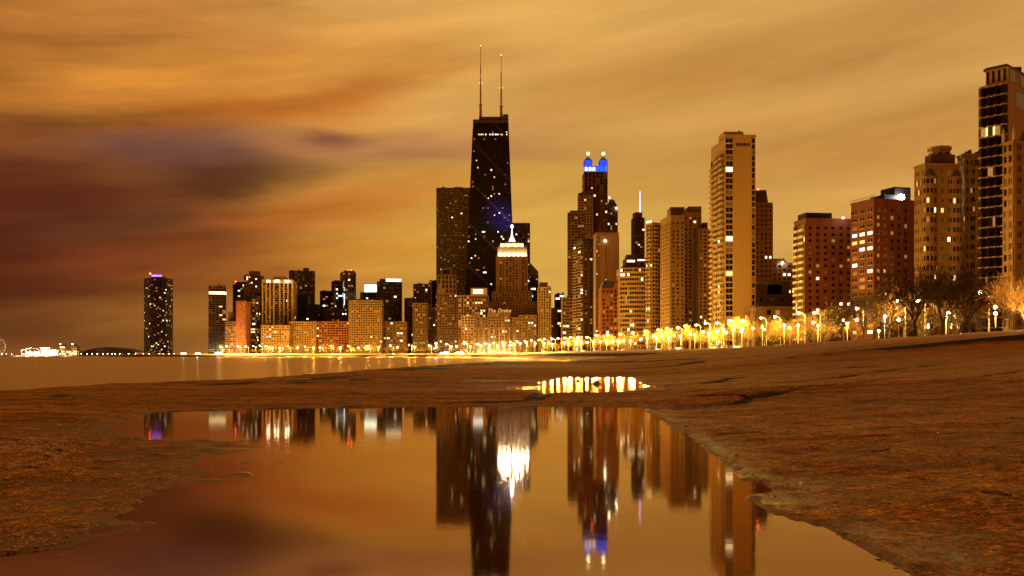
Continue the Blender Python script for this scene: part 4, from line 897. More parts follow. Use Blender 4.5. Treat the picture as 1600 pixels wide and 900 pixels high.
    # red brick tower 1
    Y = 400; P = fit_foot(1241, 1332, Y, 1259, 'L', .12, 26); b = Bld('brick_tower', 'red brick apartment tower with dark roof box, the left one of two', 'left brick tower', P, BRICK, near=True); zt = py2z(343, Y); b.prism(P, 0, zt)
    nf = 18; b.facade(P[0], P[1], 8, zt-3, 6, nf, .58, .55, .18, lit=.07, dim=.14, bright=.6); b.facade(P[3], P[0], 8, zt-2, 6, nf, .25, .25, .4, lit=.03); b.cornice(P, zt, .7, .25)
    b.balmat = CONC; b.balcony_stack(P[3], P[0], 8, zt-2, nf, .08, .45, 1.2); b.balcony_stack(P[3], P[0], 8, zt-2, nf, .55, .92, 1.2)
    q = b.part('penthouse', BLACKM); b.prism(shrink(P, .04, .60, .15, .85), zt+.7, py2z(331, Y), mb=q); q = b.part('roof_lamp', WLAMP); x = px2x(1319, Y+3)-b.o[0]; q.lathe([(.01, -.4), (.45, 0), (.01, .4)], 8, 0, (x, 3, zt+1.4)); b.finish(); lamp_light((px2x(1319, Y), Y-1.5, zt+1.4), 1200, (1, .9, .7))
    # red brick tower 2
    Y = 345; P = fit_foot(1330, 1432, Y, 1366, 'L', .30, 30); b = Bld('brick_tower', 'red brick tower with a blazing white lamp on its roof corner, the right one', 'right brick tower', P, BRICK, near=True); zt = py2z(312, Y); b.prism(P, 0, zt)
    nf = 17; b.facade(P[0], P[1], 8, zt-3, 5, nf, .58, .55, .18, lit=.05, dim=.12, bright=.6, a1=.82); b.facade(P[3], P[0], 8, zt-3, 3, nf, .3, .55, .2, lit=.08, bright=.8); b.cornice(P, zt, .6, .25)
    q = b.part('roof_railing', ROOFD); p0, d, n, l = b.frame(P[3], P[0])
    for k in range(12): a = l*k/11; q.tube((p0[0]+d[0]*a, p0[1]+d[1]*a, zt), (p0[0]+d[0]*a, p0[1]+d[1]*a, zt+1.6), .06, .06, 4)
    q.tube((p0[0], p0[1], zt+1.6), (p0[0]+d[0]*l, p0[1]+d[1]*l, zt+1.6), .07, .07, 4)
    q = b.part('penthouse', BLACKM); b.prism(shrink(P, .6, .98, .2, .8), zt+.7, py2z(293, Y+8), mb=q); b.prism(shrink(P, .35, .6, .2, .8), zt+.7, py2z(306, Y+8), mb=q)
    q = b.part('roof_lamp', CLAMP_); x = px2x(1408, Y+10)-b.o[0]; c0 = b.loc((px2x(1408, Y+5), Y+5)); q.lathe([(.01, -1.1), (1.2, -.6), (1.2, .6), (.01, 1.1)], 10, 0, (c0[0], c0[1], py2z(308, Y+5))); b.finish(); lamp_light((px2x(1407, Y+6), Y+6, py2z(309, Y+6)), 3500, (1, .93, .8))
    # two cream bay-fronted blocks
    def cream(name, label, short, pl, pc, pr, yt, Y, th, bays, extra):
        P = fit_foot(pl, pr, Y, pc, 'L', th, 28); b = Bld(name, label, short, P, CREAM, near=True, seed=31+pl); zt = py2z(yt, Y); b.prism(P, 0, zt); fh = 3.5; nf = int((zt-6)/fh)
        z0 = zt-1.5-nf*fh
        b.facade(P[0], P[1], z0, zt-1.5, 5, nf, .52, .5, .12, lit=.04, dim=.03, bright=.5); b.facade(P[3], P[0], z0, zt-1.5, 6, nf, .6, .5, .12, lit=.02, dim=.03)
        p0, d, n, l = b.frame(P[0], P[1])
        for (c, w) in bays:   # rounded window bays running the full height
            N_ = 5; ring = [(p0[0]+d[0]*(c*l+w*math.cos(t))+n[0]*(w*.55*math.sin(t)), p0[1]+d[1]*(c*l+w*math.cos(t))+n[1]*(w*.55*math.sin(t))) for t in [math.pi-math.pi*i/N_ for i in range(N_+1)]]
            wp = [(q_[0]+b.o[0], q_[1]+b.o[1]) for q_ in ring]; zb = zt-4
            b.prism(wp, 0, zb)
            for i in range(N_): b.facade(wp[i], wp[i+1], z0, z0+(nf-1)*fh, 1, nf-1, .3, .5, .1, lit=.10, dim=.03, bright=.6)
            q = b.part('bay_roof', ROOFD); q.prism(ring, zb, zb+2.6, 0, .35, (p0[0]+d[0]*c*l, p0[1]+d[1]*c*l))
        b.cornice(P, zt, .8, .35)
        extra(b, P, zt, Y); b.finish()
    def ex1(b, P, zt, Y):
        c = b.loc((px2x(1468, Y+10), Y+10)); z2 = py2z(229, Y+8)
        q = b.part('penthouse', DARKB); b.prism(shrink(P, .25, .98, .25, .8), zt, zt+4.5, mb=q)
        q = b.part('octagonal_lantern', mat('lantern_stone', (.30, .16, .09), .8)); q.prism([(c[0]+3.7*math.cos(t), c[1]+3.7*math.sin(t)) for t in [math.pi/8+math.pi/4*i for i in range(8)]], zt, z2-1); q.prism([(c[0]+4.2*math.cos(t), c[1]+4.2*math.sin(t)) for t in [math.pi/8+math.pi/4*i for i in range(8)]], z2-1, z2)
        g = b.part('lantern_window', GLASS)
        for t in (-2.0, -1.2, -.4): g.box(c[0]+3.5*math.cos(t)-.5, c[0]+3.5*math.cos(t)+.5, c[1]+3.75*math.sin(t)-.2, c[1]+3.75*math.sin(t)+.2, z2-6.5, z2-2.5)
        q = b.part('flood_lamp', WLAMP)
        for dx in (-3.3, 1.6): q.lathe([(.01, -.5), (.7, -.3), (.7, .3), (.01, .5)], 8, 0, (c[0]+dx, c[1]-5.4, zt+3.0)); lamp_light((c[0]+dx+b.o[0], c[1]-5.9+b.o[1], zt+4), 1500, (1, .85, .6))
    cream('bay_fronted_block', 'cream apartment block with a floodlit octagonal roof lantern', 'cream lantern block', 1429, 1446, 1498, 258, 330, .12, ((.13, 2.4), (.92, 2.2)), ex1)
    def ex2(b, P, zt, Y):
        q = b.part('roof_parapet', DARKB)
        for k in range(6): p0, d, n, l = b.frame(P[0], P[1]); b.hexa(p0, d, n, l*(.05+.16*k), l*(.12+.16*k), -3, -1.5, zt, zt+1.2+(k % 3)*.7, q)
        q = b.part('aerial', ROOFD); c = b.loc((px2x(1508, Y+6), Y+6)); q.tube((c[0], c[1], zt), (c[0], c[1], zt+3.5), .06, .05, 4); q.tube((c[0]-.8, c[1], zt+3), (c[0]+.8, c[1], zt+3), .05, .05, 4)
    cream('bay_fronted_block', 'cream apartment block with bright lit bay windows left of the dark banded tower', 'cream lit block', 1496, 1508, 1540, 243, 338, .12, ((.72, 3.0),), ex2)
    # dark tower with white zigzag bands
    Y = 300; FLp, FRp = 1531, 1574; P = fit_foot(1530, 1640, Y, 1575, 'L', .75, 30)
    FL, FR, BR, BL = P; b = Bld('banded_tower', 'tall dark glass tower with white zigzag floor bands at the right edge', 'dark banded tower', P, PALE, near=True, seed=3); b.noframe = 1; zt = py2z(127, Y); b.prism(P, 0, zt)
    p0, d, n, l = b.frame(BL, FL); nf = 26; z0 = zt-1-nf*3.35; fh = 3.35; 
    segs = 4; nz = lambda i: 1.8 if i % 2 else .5
    gl = MB()
    for k in range(nf+1):
        z = z0+k*fh; q = b.part('floor_band', PALE)
        for i in range(segs*2):
            a0, a1 = l*i/(segs*2), l*(i+1)/(segs*2); o0, o1 = nz(i), nz(i+1)
            P_ = lambda a, o, zz: (p0[0]+d[0]*a+n[0]*o, p0[1]+d[1]*a+n[1]*o, zz)
            q.hexa([P_(a0, o0+.25, z), P_(a1, o1+.25, z), P_(a1, -.1, z), P_(a0, -.1, z), P_(a0, o0+.25, z+.42), P_(a1, o1+.25, z+.42), P_(a1, -.1, z+.42), P_(a0, -.1, z+.42)])
            if k < nf:
                dx, dy = d[0]*(a1-a0)+n[0]*(o1-o0), d[1]*(a1-a0)+n[1]*(o1-o0); ln = math.hypot(dx, dy); dd = (dx/ln, dy/ln); mid = P_((a0+a1)/2, (o0+o1)/2, z+.42+(fh-.42)/2)
                t = 0
                if k == 21 and i in (1, 2, 4, 5): t = 1 if i in (2, 4) else 2
                if k in (6, 12, 17) and i == (k*3) % 8: t = 2
                b.win.append((mid, math.atan2(dd[1], dd[0]), ln*.98, fh-.46, t, dd, (dd[1], -dd[0])))
    p0, d, n, l = b.frame(FL, FR); b.hexa(p0, d, n, .3, l, -.05, .25, 0, zt); g = b.part('slot_window', GLASS); b.hexa(p0, d, n, l*.16, l*.38, .26, .32, zt-7, zt-2, g)
    q = b.part('roof_cap', PALE); cpoly = shrink(P, .02, .98, .02, .80); b.prism(cpoly, zt, zt+5.2, mb=q); g = b.part('roof_cap_window', GLASS)
    for e in (0, 3):
        p0, d, n, l = b.frame(cpoly[e], cpoly[(e+1) % 4])
        for k in range(4): b.hexa(p0, d, n, l*(k+.15)/4, l*(k+.62)/4, .02, .1, zt+.8, zt+4.6, g)
    q = b.part('roof', ROOFD); b.prism([(c[0]+(c[0]-b.o[0])*.06, c[1]) for c in cpoly], zt+5.2, zt+6.6, .9, q); x = b.loc(shrink(P, .5, .5, .5, .5)[0]); q.box(x[0]-1.5, x[0]+1.5, x[1]-1, x[1]+1, zt+7, zt+10); b.finish()
    # masonry block at frame edge
    Y = 250; P = fit_foot(1568, 1660, Y, 1584, 'L', .35, 22); b = Bld('bay_stone_block', 'ornate stone apartment block cut by the right edge of the photo', 'ornate stone block', P, mat('brown_stone', (.27, .14, .05), .85, .15, .2), near=True, seed=9); zt = py2z(222, Y); b.prism(P, 0, zt); nf = 17; fh = (zt-8)/nf
    b.facade(P[0], P[1], 8, zt-.5, 5, nf, .45, .45, .3, lit=.0, dim=.01); b.facade(P[3], P[0], 8, zt-.5, 2, nf, .35, .4, .35, lit=.0, dim=.01)
    for k in (4, 9, 13, 17): b.cornice(P, 8+k*fh-.1, .5, .55)
    q = b.part('pinnacle', mat('pinnacle_stone', (.42, .27, .15), .85)); 
    for pt in (P[0], P[1], P[3]): c = b.loc(pt); q.lathe([(.5, 0), (.5, 2), (.05, 4.2)], 6, 0, (c[0], c[1], zt+.5))
    q = b.part('steep_roof', ROOFD); b.prism(shrink(P, .25, .9, .1, .9), zt+.5, zt+9, .3, q); q = b.part('dormer_light', COOL); c = b.loc(shrink(P, .33, .33, .05, .05)[0]); q.box(c[0]-.5, c[0]+.5, c[1]-.2, c[1]+.3, zt+1.5, zt+3); b.finish()
right()
# ------------------------------------------------------------------ labels that say which one
PENDING = []
ORD = ['leftmost', 'second from left', 'third from left', 'fourth from left', 'fifth from left', 'sixth from left', 'seventh from left', 'eighth from left', 'ninth from left', 'tenth from left', 'eleventh from left', 'twelfth from left', 'thirteenth from left', 'fourteenth from left', 'fifteenth from left']
NUM = ['zero', 'one', 'two', 'three', 'four', 'five', 'six', 'seven', 'eight', 'nine', 'ten', 'eleven', 'twelve', 'thirteen', 'fourteen', 'fifteen', 'sixteen']
def behind(px):
    c = [b for b in BUILDINGS if b[0] <= px <= b[1]]
    if c: return min(c, key=lambda b: b[2])[3]
    return min(BUILDINGS, key=lambda b: min(abs(b[0]-px), abs(b[1]-px)))[3]
def later(o, what, px): PENDING.append((o, what, px))
def word_labels():
    d = {}
    for o, what, px in PENDING: d.setdefault((what, behind(px)), []).append((px, o))
    for (what, bh), L_ in d.items():
        L_.sort(key=lambda t: t[0])
        for i, (px, o) in enumerate(L_):
            o['label'] = '%s before the %s' % (what, bh) if len(L_) == 1 else '%s before the %s, %s' % (what, bh, ORD[min(i, 14)])

# ------------------------------------------------------------------ street lamps
SOD = emit('sodium_lamp_glow', (1, .62, .14), 500); SODF = emit('sodium_far_glow', (1, .66, .18), 350); HAL = emit('white_lamp_glow', (1, .93, .75), 700)
POLE = mat('lamp_pole_paint', (.22, .18, .13), .6)
TALL = [(917, 527), (903, 527.5), (891.5, 527), (932, 524), (949, 523), (969, 522), (989, 520), (1008, 517), (1028, 515), (1042, 513), (1059, 512), (1070, 509.5), (1087.6, 508), (1102, 505), (1120, 505), (1140, 501), (1160, 500.7),
        (1189, 497), (1211, 495.4), (1248, 489.5), (1272.4, 489), (1338.5, 482), (1402.5, 470), (1433.5, 470), (1532, 457.4), (882, 528), (872, 529), (862, 529.5), (850, 530),
        (842, 531), (830, 532), (820, 533), (808, 533.5), (797, 534), (785, 535), (771, 536), (758, 537), (746, 537.6), (725, 536.5), (697.5, 538), (670, 539.5), (639, 539.5), (610, 540), (575, 541), (544.4, 541), (517, 540.5), (477, 541.3), (450, 541), (415, 541.2), (406, 540.5), (396, 541), (384, 541.3), (372, 541), (354, 541), (344, 542)]
LOW = [(985, 531.5), (1001, 529.5), (1011.5, 528), (1022, 524), (1025.7, 528), (1034, 524), (1045, 526.5), (1054, 523), (1064, 524), (1079, 521), (1086, 522), (1099, 518), (1107.6, 520.6), (1121, 517), (1131, 514.5),
       (1135.5, 518.7), (1146, 515), (1161, 512), (1159.5, 517), (1177, 512.5), (1192, 509), (1195, 514), (1226, 507), (1235, 511.5), (1248, 507), (1272, 503), (1279, 508), (1319.6, 499), (1325, 504.4), (1340, 498.5), (1374, 515.7), (1405.6, 498), (1480, 493.4), (1484, 487), (1557.5, 488),
       (975, 531), (966, 533), (958, 533), (948, 534), (938, 533.5), (927, 534), (918, 534.5), (908, 535), (901, 534), (888, 535.5), (882, 536), (863, 537), (859, 535.5), (850, 536), (836, 536), (823, 535), (813, 536), (804, 537.5), (797, 539), (787, 538.5), (778, 540), (765, 539), (752, 540), (735, 541), (713.6, 541), (705, 541.5), (682, 542), (648, 542), (621, 542.3), (592, 542), (560, 543), (531.6, 542.6), (500, 543), (490, 543), (465, 543), (437, 543.5), (425, 543.5)]
WHITEL = [(1383.6, 493), (1557, 478), (681, 536.5)]
def make_lamp(kind):
    r = link('street_lamp', None); m = MB(); H = 11.2 if kind == 'tall' else 6.6
    if kind == 'tall':
        m.tube((0, 0, 0), (0, 0, .6), .28, .22, 8); m.tube((0, 0, .6), (0, 0, H-.6), .15, .09, 7); m.tube((0, 0, H-.7), (-.9, -.3, H), .07, .06, 6); m.tube((-.9, -.3, H), (-1.7, -.5, H+.1), .06, .06, 6); m.build('pole', POLE, r)
        q = MB(); q.box(-2.5, -1.6, -.75, -.3, H+.08, H+.28); q.box(-2.35, -1.8, -.68, -.38, H+.28, H+.36); q.build('lamp_head', POLE, r)
        q = MB(); q.lathe([(.05, -.42), (.27, -.3), (.34, -.1), (.30, .06)], 10, 0, (-2.05, -.52, H)); q.build('lamp_glass', SOD, r, smooth=True)
    else:
        m.tube((0, 0, 0), (0, 0, .5), .2, .14, 8); m.tube((0, 0, .5), (0, 0, H-.1), .09, .06, 7); m.build('pole', POLE, r)
        q = MB(); q.lathe([(.22, -.12), (.26, 0), (.1, .02)], 8, 0, (0, 0, H)); q.build('lamp_head', POLE, r); q = MB(); q.lathe([(.3, .56), (.2, .7), (.03, .78)], 8, 0, (0, 0, H)); q.build('lamp_cap', POLE, r)
        q = MB(); q.lathe([(.14, .03), (.28, .16), (.3, .34), (.22, .54)], 10, 0, (0, 0, H)); q.build('lamp_glass', SODF if kind == 'low' else HAL, r, smooth=True)
    return r
protos = {k: None for k in ('tall', 'low', 'white')}
NL = [0]
def put_lamp(kind, px, py):
    zl = 14.2 if kind == 'tall' else 9.8
    if kind == 'white': zl = 11.5
    dy = HY-py; Y = (zl-CH)*F/dy; Y = max(110, min(1330, Y))
    X = px2x(px, Y); zl = py2z(py, Y); g = max(ground_z(X, Y), .5); g = g if g < zl-3 else 2.9
    H = 11.0 if kind == 'tall' else 7.0
    sc = (zl-g)/H
    if protos[kind] is None: protos[kind] = o = make_lamp(kind); o.location = (X, Y, g)
    else: o = copy_thing(protos[kind], (X, Y, g), 0)
    s = 1.0 if Y < 500 else 1.35 if Y < 900 else 1.7
    off = 2.05*s if kind == 'tall' else 0
    o.location = (X+off, Y+.5, g-.1); o.scale = (s, s, sc)
    tag(o, None, 'street lamp', {'tall': 'tall road lamps along the shore road', 'low': 'low path lamps along the shore', 'white': 'white lamps near the road'}[kind])
    later(o, {'tall': 'tall amber street lamp', 'low': 'short amber path lamp', 'white': 'white lit lamp post'}[kind], px)
    NL[0] += 1
    if kind == 'tall' or NL[0] % 2 == 0:
        pw = LAMPW*(1.0 if Y < 330 else 1.3 if Y < 600 else 2.2 if Y < 900 else 8)*(1 if kind == 'tall' or Y > 330 else .5)
        lamp_light((X, Y-.5, zl-.9), pw, (1, .58, .09) if kind != 'white' else (1, .85, .6), 1.1)
LAMPW = 20000
for p in TALL: put_lamp('tall', *p)
for p in LOW: put_lamp('low', *p)
for p in WHITEL: put_lamp('white', *p)
# white floodlight banks at the water's edge
def flood(px, py, Y, n, label):
    r = tag(link('floodlight_rig', None, None, (px2x(px, Y), Y, py2z(558, Y))), label, 'floodlight'); m = MB()
    for s in (-1, 1): m.tube((s*2.2*n/2, 0, 0), (s*2.2*n/2, 0, 4.6), .12, .12, 5)
    m.box(-2.2*n/2-.3, 2.2*n/2+.3, -.1, .1, 4.4, 4.7); m.build('stand', POLE, r)
    for i in range(n):
        q = MB(); x = (i-(n-1)/2)*2.2; q.box(x-.8, x+.8, -.5, -.15, 3.9, 5.4); q.build('lamp_panel', HAL, r)
    lamp_light((px2x(px, Y), Y-2, py2z(py, Y)), 60000, (1, .92, .75), .6)
flood(287, 551, 1290, 3, 'leftmost white floodlight bank on the shore below the slim tower'); flood(309, 549.5, 1300, 3, 'white floodlight bank second from left on the far shore'); flood(341, 549, 1300, 4, 'white floodlight bank below the tower with a white light band')
flood(694, 553, 1075, 4, 'white floodlight bank at the sea wall below the stepped masonry tower'); flood(718, 553, 1060, 4, 'white floodlight bank at the sea wall left of the grand hotel')
# pier lamps
pl = None
for i, px in enumerate((3, 10, 18, 37, 55, 70, 77, 86, 94, 102, 111, 119, 127, 136, 144, 152, 161, 168, 175, 180, 187, 201, 212, 224, 233, 249, 255, 264, 272)):
    Y = 2100; z = py2z(552.8, Y)
    if pl is None:
        pl = link('pier_lamp', None); m = MB(); m.tube((0, 0, 0), (0, 0, 5.5), .2, .15, 5); m.build('pole', POLE, pl); m = MB(); m.lathe([(.05, -.5), (.62, 0), (.05, .5)], 8, 0, (0, 0, 5.9)); m.build('lamp_glass', emit('pier_lamp_glow', (1, .82, .5), 60), pl); o = pl; o.location = (px2x(px, Y), Y, z-5.9)
    else: o = copy_thing(pl, (px2x(px, Y), Y, z-5.9))
    tag(o, None, 'pier lamp', 'lamps along the pier'); later(o, 'tiny bright lamp on the far shore', px)
    if i % 5 == 0: lamp_light((px2x(px, Y), Y-3, z), 9000, (1, .75, .4), .5)

# ------------------------------------------------------------------ bare winter trees
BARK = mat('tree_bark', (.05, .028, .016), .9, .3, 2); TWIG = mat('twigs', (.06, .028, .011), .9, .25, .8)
TWIG_LIT = mat('lamplit_twigs', (.30, .18, .05), .9, .25, .8)  # paler twigs: lamp glow put into the crown colour
def make_tree(seed, H, spread, lean=0, twigr=.05, top=5, tm=None):
    rnd = random.Random(seed); r = link('bare_tree', None); tr = MB(); tw = MB(); cnt = [0]
    def grow(p, d, L_, rad, lv):
        n = 3 if lv < 3 else 2; q = p; rr = rad; dd = d.copy()
        for i in range(n):
            dd = (dd+Vector((rnd.uniform(-1, 1), rnd.uniform(-1, 1), rnd.uniform(-.5, .8)))*(.16 if lv else .07)).normalized()
            e = q+dd*(L_/n); r2 = max(rr*.82, twigr*.6)
            (tr if lv < 3 else tw).tube(q, e, rr, r2, 6 if lv < 2 else (4 if lv < 3 else 3), 0, False)
            if lv > 0 and lv < top and i < n-1 and rnd.random() < .75:
                s = (dd+Vector((rnd.uniform(-1, 1), rnd.uniform(-1, 1), rnd.uniform(-.4, .7)))*1.0).normalized(); grow(e, s, L_*.62, r2*.55, lv+1)
            q = e; rr = r2
        if lv >= top: return
        k = 4 if lv == 0 else (3 if lv < 4 else 2)
        for i in range(k):
            a = 2*math.pi*(i+rnd.random()*.7)/k; t = rnd.uniform(.35, .75)*spread*(1.15 if lv == 0 else 1)
            u = dd.orthogonal().normalized(); w = dd.cross(u); s = (dd+(u*math.cos(a)+w*math.sin(a))*t+Vector((0, 0, .06))).normalized()
            grow(q, s, L_*rnd.uniform(.62, .86), rr*rnd.uniform(.6, .74), lv+1)
    grow(Vector((0, 0, -.3)), Vector((lean, 0, 1)).normalized(), H*.27, H*.028, 0)
    zmax = max(v[2] for v in tw.v); k = H/zmax
    for b in (tr, tw): b.v = [(v[0]*k, v[1]*k, v[2]*k) for v in b.v]
    tr.build('trunk', BARK, r); tw.build('crown', tm or TWIG, r); return r
TP = [make_tree(3, 12, .95), make_tree(8, 12, 1.15, .12), make_tree(21, 12, .8, -.08), make_tree(34, 12, 1.25, .2), make_tree(50, 12, 1.0, -.2)]
TP += [make_tree(61, 12, 1.1, 0, .034, 5, TWIG_LIT), make_tree(62, 12, 1.25, .1, .034, 5, TWIG_LIT), make_tree(63, 12, .95, -.1, .034, 5, TWIG_LIT)]
used = set()
def put_tree(px, ytop, Y, k, rz, what='bare tree'):
    X = px2x(px, Y); g = ground_z(X, Y)-.1; H = py2z(ytop, Y)-g
    o = TP[k] if k not in used else copy_thing(TP[k], (0, 0, 0)); used.add(k)
    o.location = (X, Y, g); o.rotation_euler = (0, 0, rz); s = H/12; o.scale = (s, s, s)
    tag(o, None, 'tree', 'bare trees along the shore road'); later(o, what, px)
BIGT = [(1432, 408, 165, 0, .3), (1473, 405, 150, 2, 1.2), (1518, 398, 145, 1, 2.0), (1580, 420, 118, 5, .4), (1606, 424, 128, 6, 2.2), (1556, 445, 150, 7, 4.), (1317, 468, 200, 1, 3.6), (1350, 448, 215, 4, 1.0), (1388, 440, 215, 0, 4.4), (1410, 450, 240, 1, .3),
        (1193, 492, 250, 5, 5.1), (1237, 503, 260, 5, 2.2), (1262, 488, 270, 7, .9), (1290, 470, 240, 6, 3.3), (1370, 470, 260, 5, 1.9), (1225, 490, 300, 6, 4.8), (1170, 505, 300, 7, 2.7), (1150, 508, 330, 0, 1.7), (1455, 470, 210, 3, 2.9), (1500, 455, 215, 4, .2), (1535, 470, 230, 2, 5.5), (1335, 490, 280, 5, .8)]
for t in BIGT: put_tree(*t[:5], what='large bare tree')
rr = random.Random(77)
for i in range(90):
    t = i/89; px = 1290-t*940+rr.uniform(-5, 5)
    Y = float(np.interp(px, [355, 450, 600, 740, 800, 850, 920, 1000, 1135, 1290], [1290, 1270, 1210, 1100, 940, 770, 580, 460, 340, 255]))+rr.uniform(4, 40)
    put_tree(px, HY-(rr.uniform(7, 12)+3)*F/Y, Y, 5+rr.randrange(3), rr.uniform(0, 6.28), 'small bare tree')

lamp_light((px2x(1578, 112), 110, 6.5), 9000, (1, .55, .15)); lamp_light((px2x(1600, 128), 126, 6.0), 9000, (1, .55, .15))
# ------------------------------------------------------------------ cars on the shore road
def make_car(m, kind=0):
    r = link('car', None); prof = [(-2.2, .35), (-2.25, .8), (-1.5, .95), (-.9, 1.42), (.7, 1.45), (1.4, 1.0), (2.15, .85), (2.25, .4)]
    b = MB(); n = len(prof); vs = [(x, -.85, z) for x, z in prof]+[(x, .85, z) for x, z in prof]
    b.add(vs, [tuple(range(n)), tuple(range(2*n-1, n-1, -1))]+[(i, n+i, n+(i+1) % n, (i+1) % n) for i in range(n)]); b.build('body', m, r)
    g = MB()
    for s in (-1, 1): g.add([(-1.3, s*.87, 1.0), (1.15, s*.87, 1.02), (.62, s*.87, 1.36), (-.88, s*.87, 1.34)], [(0, 1, 2, 3) if s < 0 else (3, 2, 1, 0)])
    g.build('side_window', GLASS, r)
    w_ = MB(); w_.tube((0, -.1, 0), (0, .1, 0), .32, .32, 10); me = w_.mesh('wheel', mat('tyre', (.02, .02, .02), .8))
    for x in (-1.4, 1.4):
        for y in (-.82, .82): link('wheel', me, r, (x, y, .32))
    h = MB(); h.box(-.05, .08, -.16, .16, -.09, .09); hm = h.mesh('headlight', emit('headlight_glow', (1, .93, .75), 400))
    for y in (-.6, .6): link('headlight', hm, r, (2.22, y, .68))
    tm = h.mesh('tail_light', emit('tail_light_glow', (1, .05, .02), 6))
    for y in (-.6, .6): link('tail_light', tm, r, (-2.3, y, .72))
    return r
CARS = [make_car(mat('car_white', (.7, .68, .62), .3), 0), make_car(mat('car_dark', (.04, .04, .05), .25), 0), make_car(mat('car_red', (.4, .03, .02), .3), 0), make_car(mat('car_silver', (.35, .33, .3), .3, metallic=.5), 0)]
CN = ['white car', 'dark car', 'red car', 'silver car']; cars_used = set()
def road_at(s):
    # s: metres along the road from its fourth corner
    P = ROAD[3:]; 
    for i in range(len(P)-1):
        l = math.dist(P[i], P[i+1])
        if s < l: t = s/l; return (P[i][0]+(P[i+1][0]-P[i][0])*t, P[i][1]+(P[i+1][1]-P[i][1])*t), math.atan2(P[i+1][1]-P[i][1], P[i+1][0]-P[i][0])
        s -= l
    return P[-1], 0
s_ = 10.
k_ = 0
while s_ < 1500:
    (x, y), a = road_at(s_); tow = k_ % 3 != 0; off = (-6.5 if tow else 5.5)+rr.choice((-1.8, 1.6)); n = (math.sin(a), -math.cos(a)); k = rr.choice((0, 0, 1, 3, 3, 2))
    X, Y = x+n[0]*off, y+n[1]*off; o = CARS[k] if k not in cars_used else copy_thing(CARS[k], (0, 0, 0)); cars_used.add(k)
    o.location = (X, Y, 3.07); o.rotation_euler = (0, 0, a+(math.pi if tow else 0)); tag(o, None, 'car', 'cars on the shore road'); later(o, CN[k]+(' with lit headlights' if tow else ' driving away'), CX+F*X/Y)
    s_ += rr.uniform(14, 34); k_ += 1

# ------------------------------------------------------------------ orange steel frame on the beach
def beach_frame():
    Y = 185; m = mat('orange_painted_steel', (.75, .20, .04), .5); r = tag(link('climbing_frame', None, None, (px2x(1079, Y), Y, ground_z(px2x(1079, Y), Y)-.1)), 'orange steel frame of paired posts standing at the far edge of the beach', 'steel frame')
    H = py2z(536.5, Y)-r.location[2]
    for a, c, dy in ((1071.5, 1080, 0), (1078, 1086.5, 1.2)):
        x0, x1 = px2x(a, Y)-r.location[0], px2x(c, Y)-r.location[0]
        for x in (x0, x1): q = MB(); q.tube((x, dy, 0), (x, dy, H), .07, .07, 7); q.build('post', m, r)
        q = MB(); q.tube((x0, dy, H), (x1, dy, H), .07, .07, 7); q.build('crossbar', m, r)
beach_frame()

# ------------------------------------------------------------------ stones
def stone_mesh(mb, c, r, rnd, fl=.5):
    o = len(mb.v); a = rnd.uniform(0, 6.28); ca, sa = math.cos(a), math.sin(a); sx, sy = rnd.uniform(.7, 1.4), rnd.uniform(.6, 1.1)
    P = [(1, 0, 0), (.5, .85, .1), (-.5, .8, -.1), (-1, 0, 0), (-.45, -.85, .1), (.5, -.8, 0), (.4, .2, .9), (-.4, .1, 1.0), (0, -.4, .85)]
    for p in P:
        x, y, z = (p[0]*sx*rnd.uniform(.8, 1.15), p[1]*sy*rnd.uniform(.8, 1.15), p[2]*fl*rnd.uniform(.7, 1.2)); mb.v.append((c[0]+r*(x*ca-y*sa), c[1]+r*(x*sa+y*ca), c[2]+r*z))
    for f in ((6, 7, 8), (0, 1, 6), (1, 2, 7, 6), (2, 3, 7), (3, 4, 8, 7), (4, 5, 8), (5, 0, 6, 8)): mb.f.append(tuple(i+o for i in f)); mb.m.append(0)
STM = mat('beach_stone', (.16, .07, .02), .7, .45, 8, rgb2=(.42, .23, .09)); rs = random.Random(5)
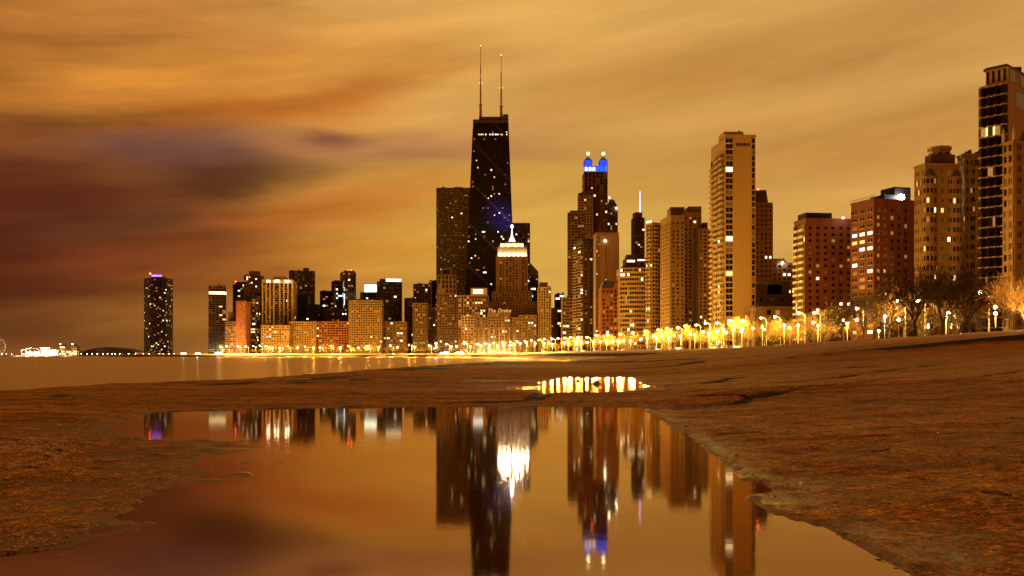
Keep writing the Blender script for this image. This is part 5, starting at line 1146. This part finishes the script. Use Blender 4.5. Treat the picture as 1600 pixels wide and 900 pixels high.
def scatter(n, fx, rmin, rmax, name, label):
    pts = [fx() for _ in range(n)]; X = np.array([p[0] for p in pts]); Y = np.array([p[1] for p in pts]); Z = height(X, Y); b = MB()
    for x, y, z in zip(X, Y, Z):
        if z < .004: continue
        r = rmin+(rmax-rmin)*rs.random()**4; stone_mesh(b, (x, y, z-.15*r), r, rs)
    o = b.build(name, STM); tag(o, label, 'gravel', kind='stuff')
def fx_left():
    py = rs.uniform(688, 865); px = rs.uniform(-60, 380); return w0(px, py)
def fx_right():
    Y = 4.5+rs.random()**1.3*26; return (rs.uniform(1.9+.02*Y, 2.5+Y*.62), Y)
def fx_left2():
    py = rs.uniform(686, 735); px = rs.uniform(-40, 95)+rs.random()*60*(1-abs(py-700)/40); return w0(px, py)
scatter(14000, fx_left, .004, .018, 'gravel', 'fine wet gravel spit on the left side of the pool'); scatter(3000, fx_left2, .008, .035, 'gravel', 'pale coarse gravel patch at the left edge'); scatter(16000, fx_right, .004, .026, 'gravel', 'scattered pebbles and grit over the sand right of the pool')
BIG = [((1143, 668), .10, 'rounded pale stone at the pool edge, largest of the pebbles there'), ((1072, 667), .06, 'small dark stone on the right pool shore, farthest up'), ((1151, 712), .05, 'dark stone beside the pool where the white tower is reflected'), ((1112, 672), .09, 'flat stone left of the rounded pale stone'), ((1262, 685), .10, 'pale stone on the sand right of the pool'), ((1320, 834), .03, 'dark pebble at the near right pool edge'), ((1370, 852), .03, 'dark flat pebble nearest the camera on the right shore'), ((1418, 880), .025, 'orange brown pebble at the lower right pool edge'), ((25, 774), .05, 'pale stone alone on the dark gravel at left'), ((92, 665), .08, 'tiny pale stone on the wet flat at left'), ((932, 602), .35, 'dark rock standing in the far small puddle'), ((903, 598), .22, 'small rock left of the dark rock in the far puddle'), ((1297, 768), .05, 'brown stone on the wet sand right of the white tower reflection')]
for (p, r, lb) in BIG:
    x, y = unproject(*p); z = float(height(np.array([x]), np.array([y]))[0]); b = MB(); stone_mesh(b, (0, 0, 0), r, rs, .6); o = b.build('stone', mat('dark_stone', (.09, .05, .03), .6) if 'dark' in lb else STM, None, (x, y, max(z, -.02)-.01)); tag(o, lb, 'stone')
word_labels()
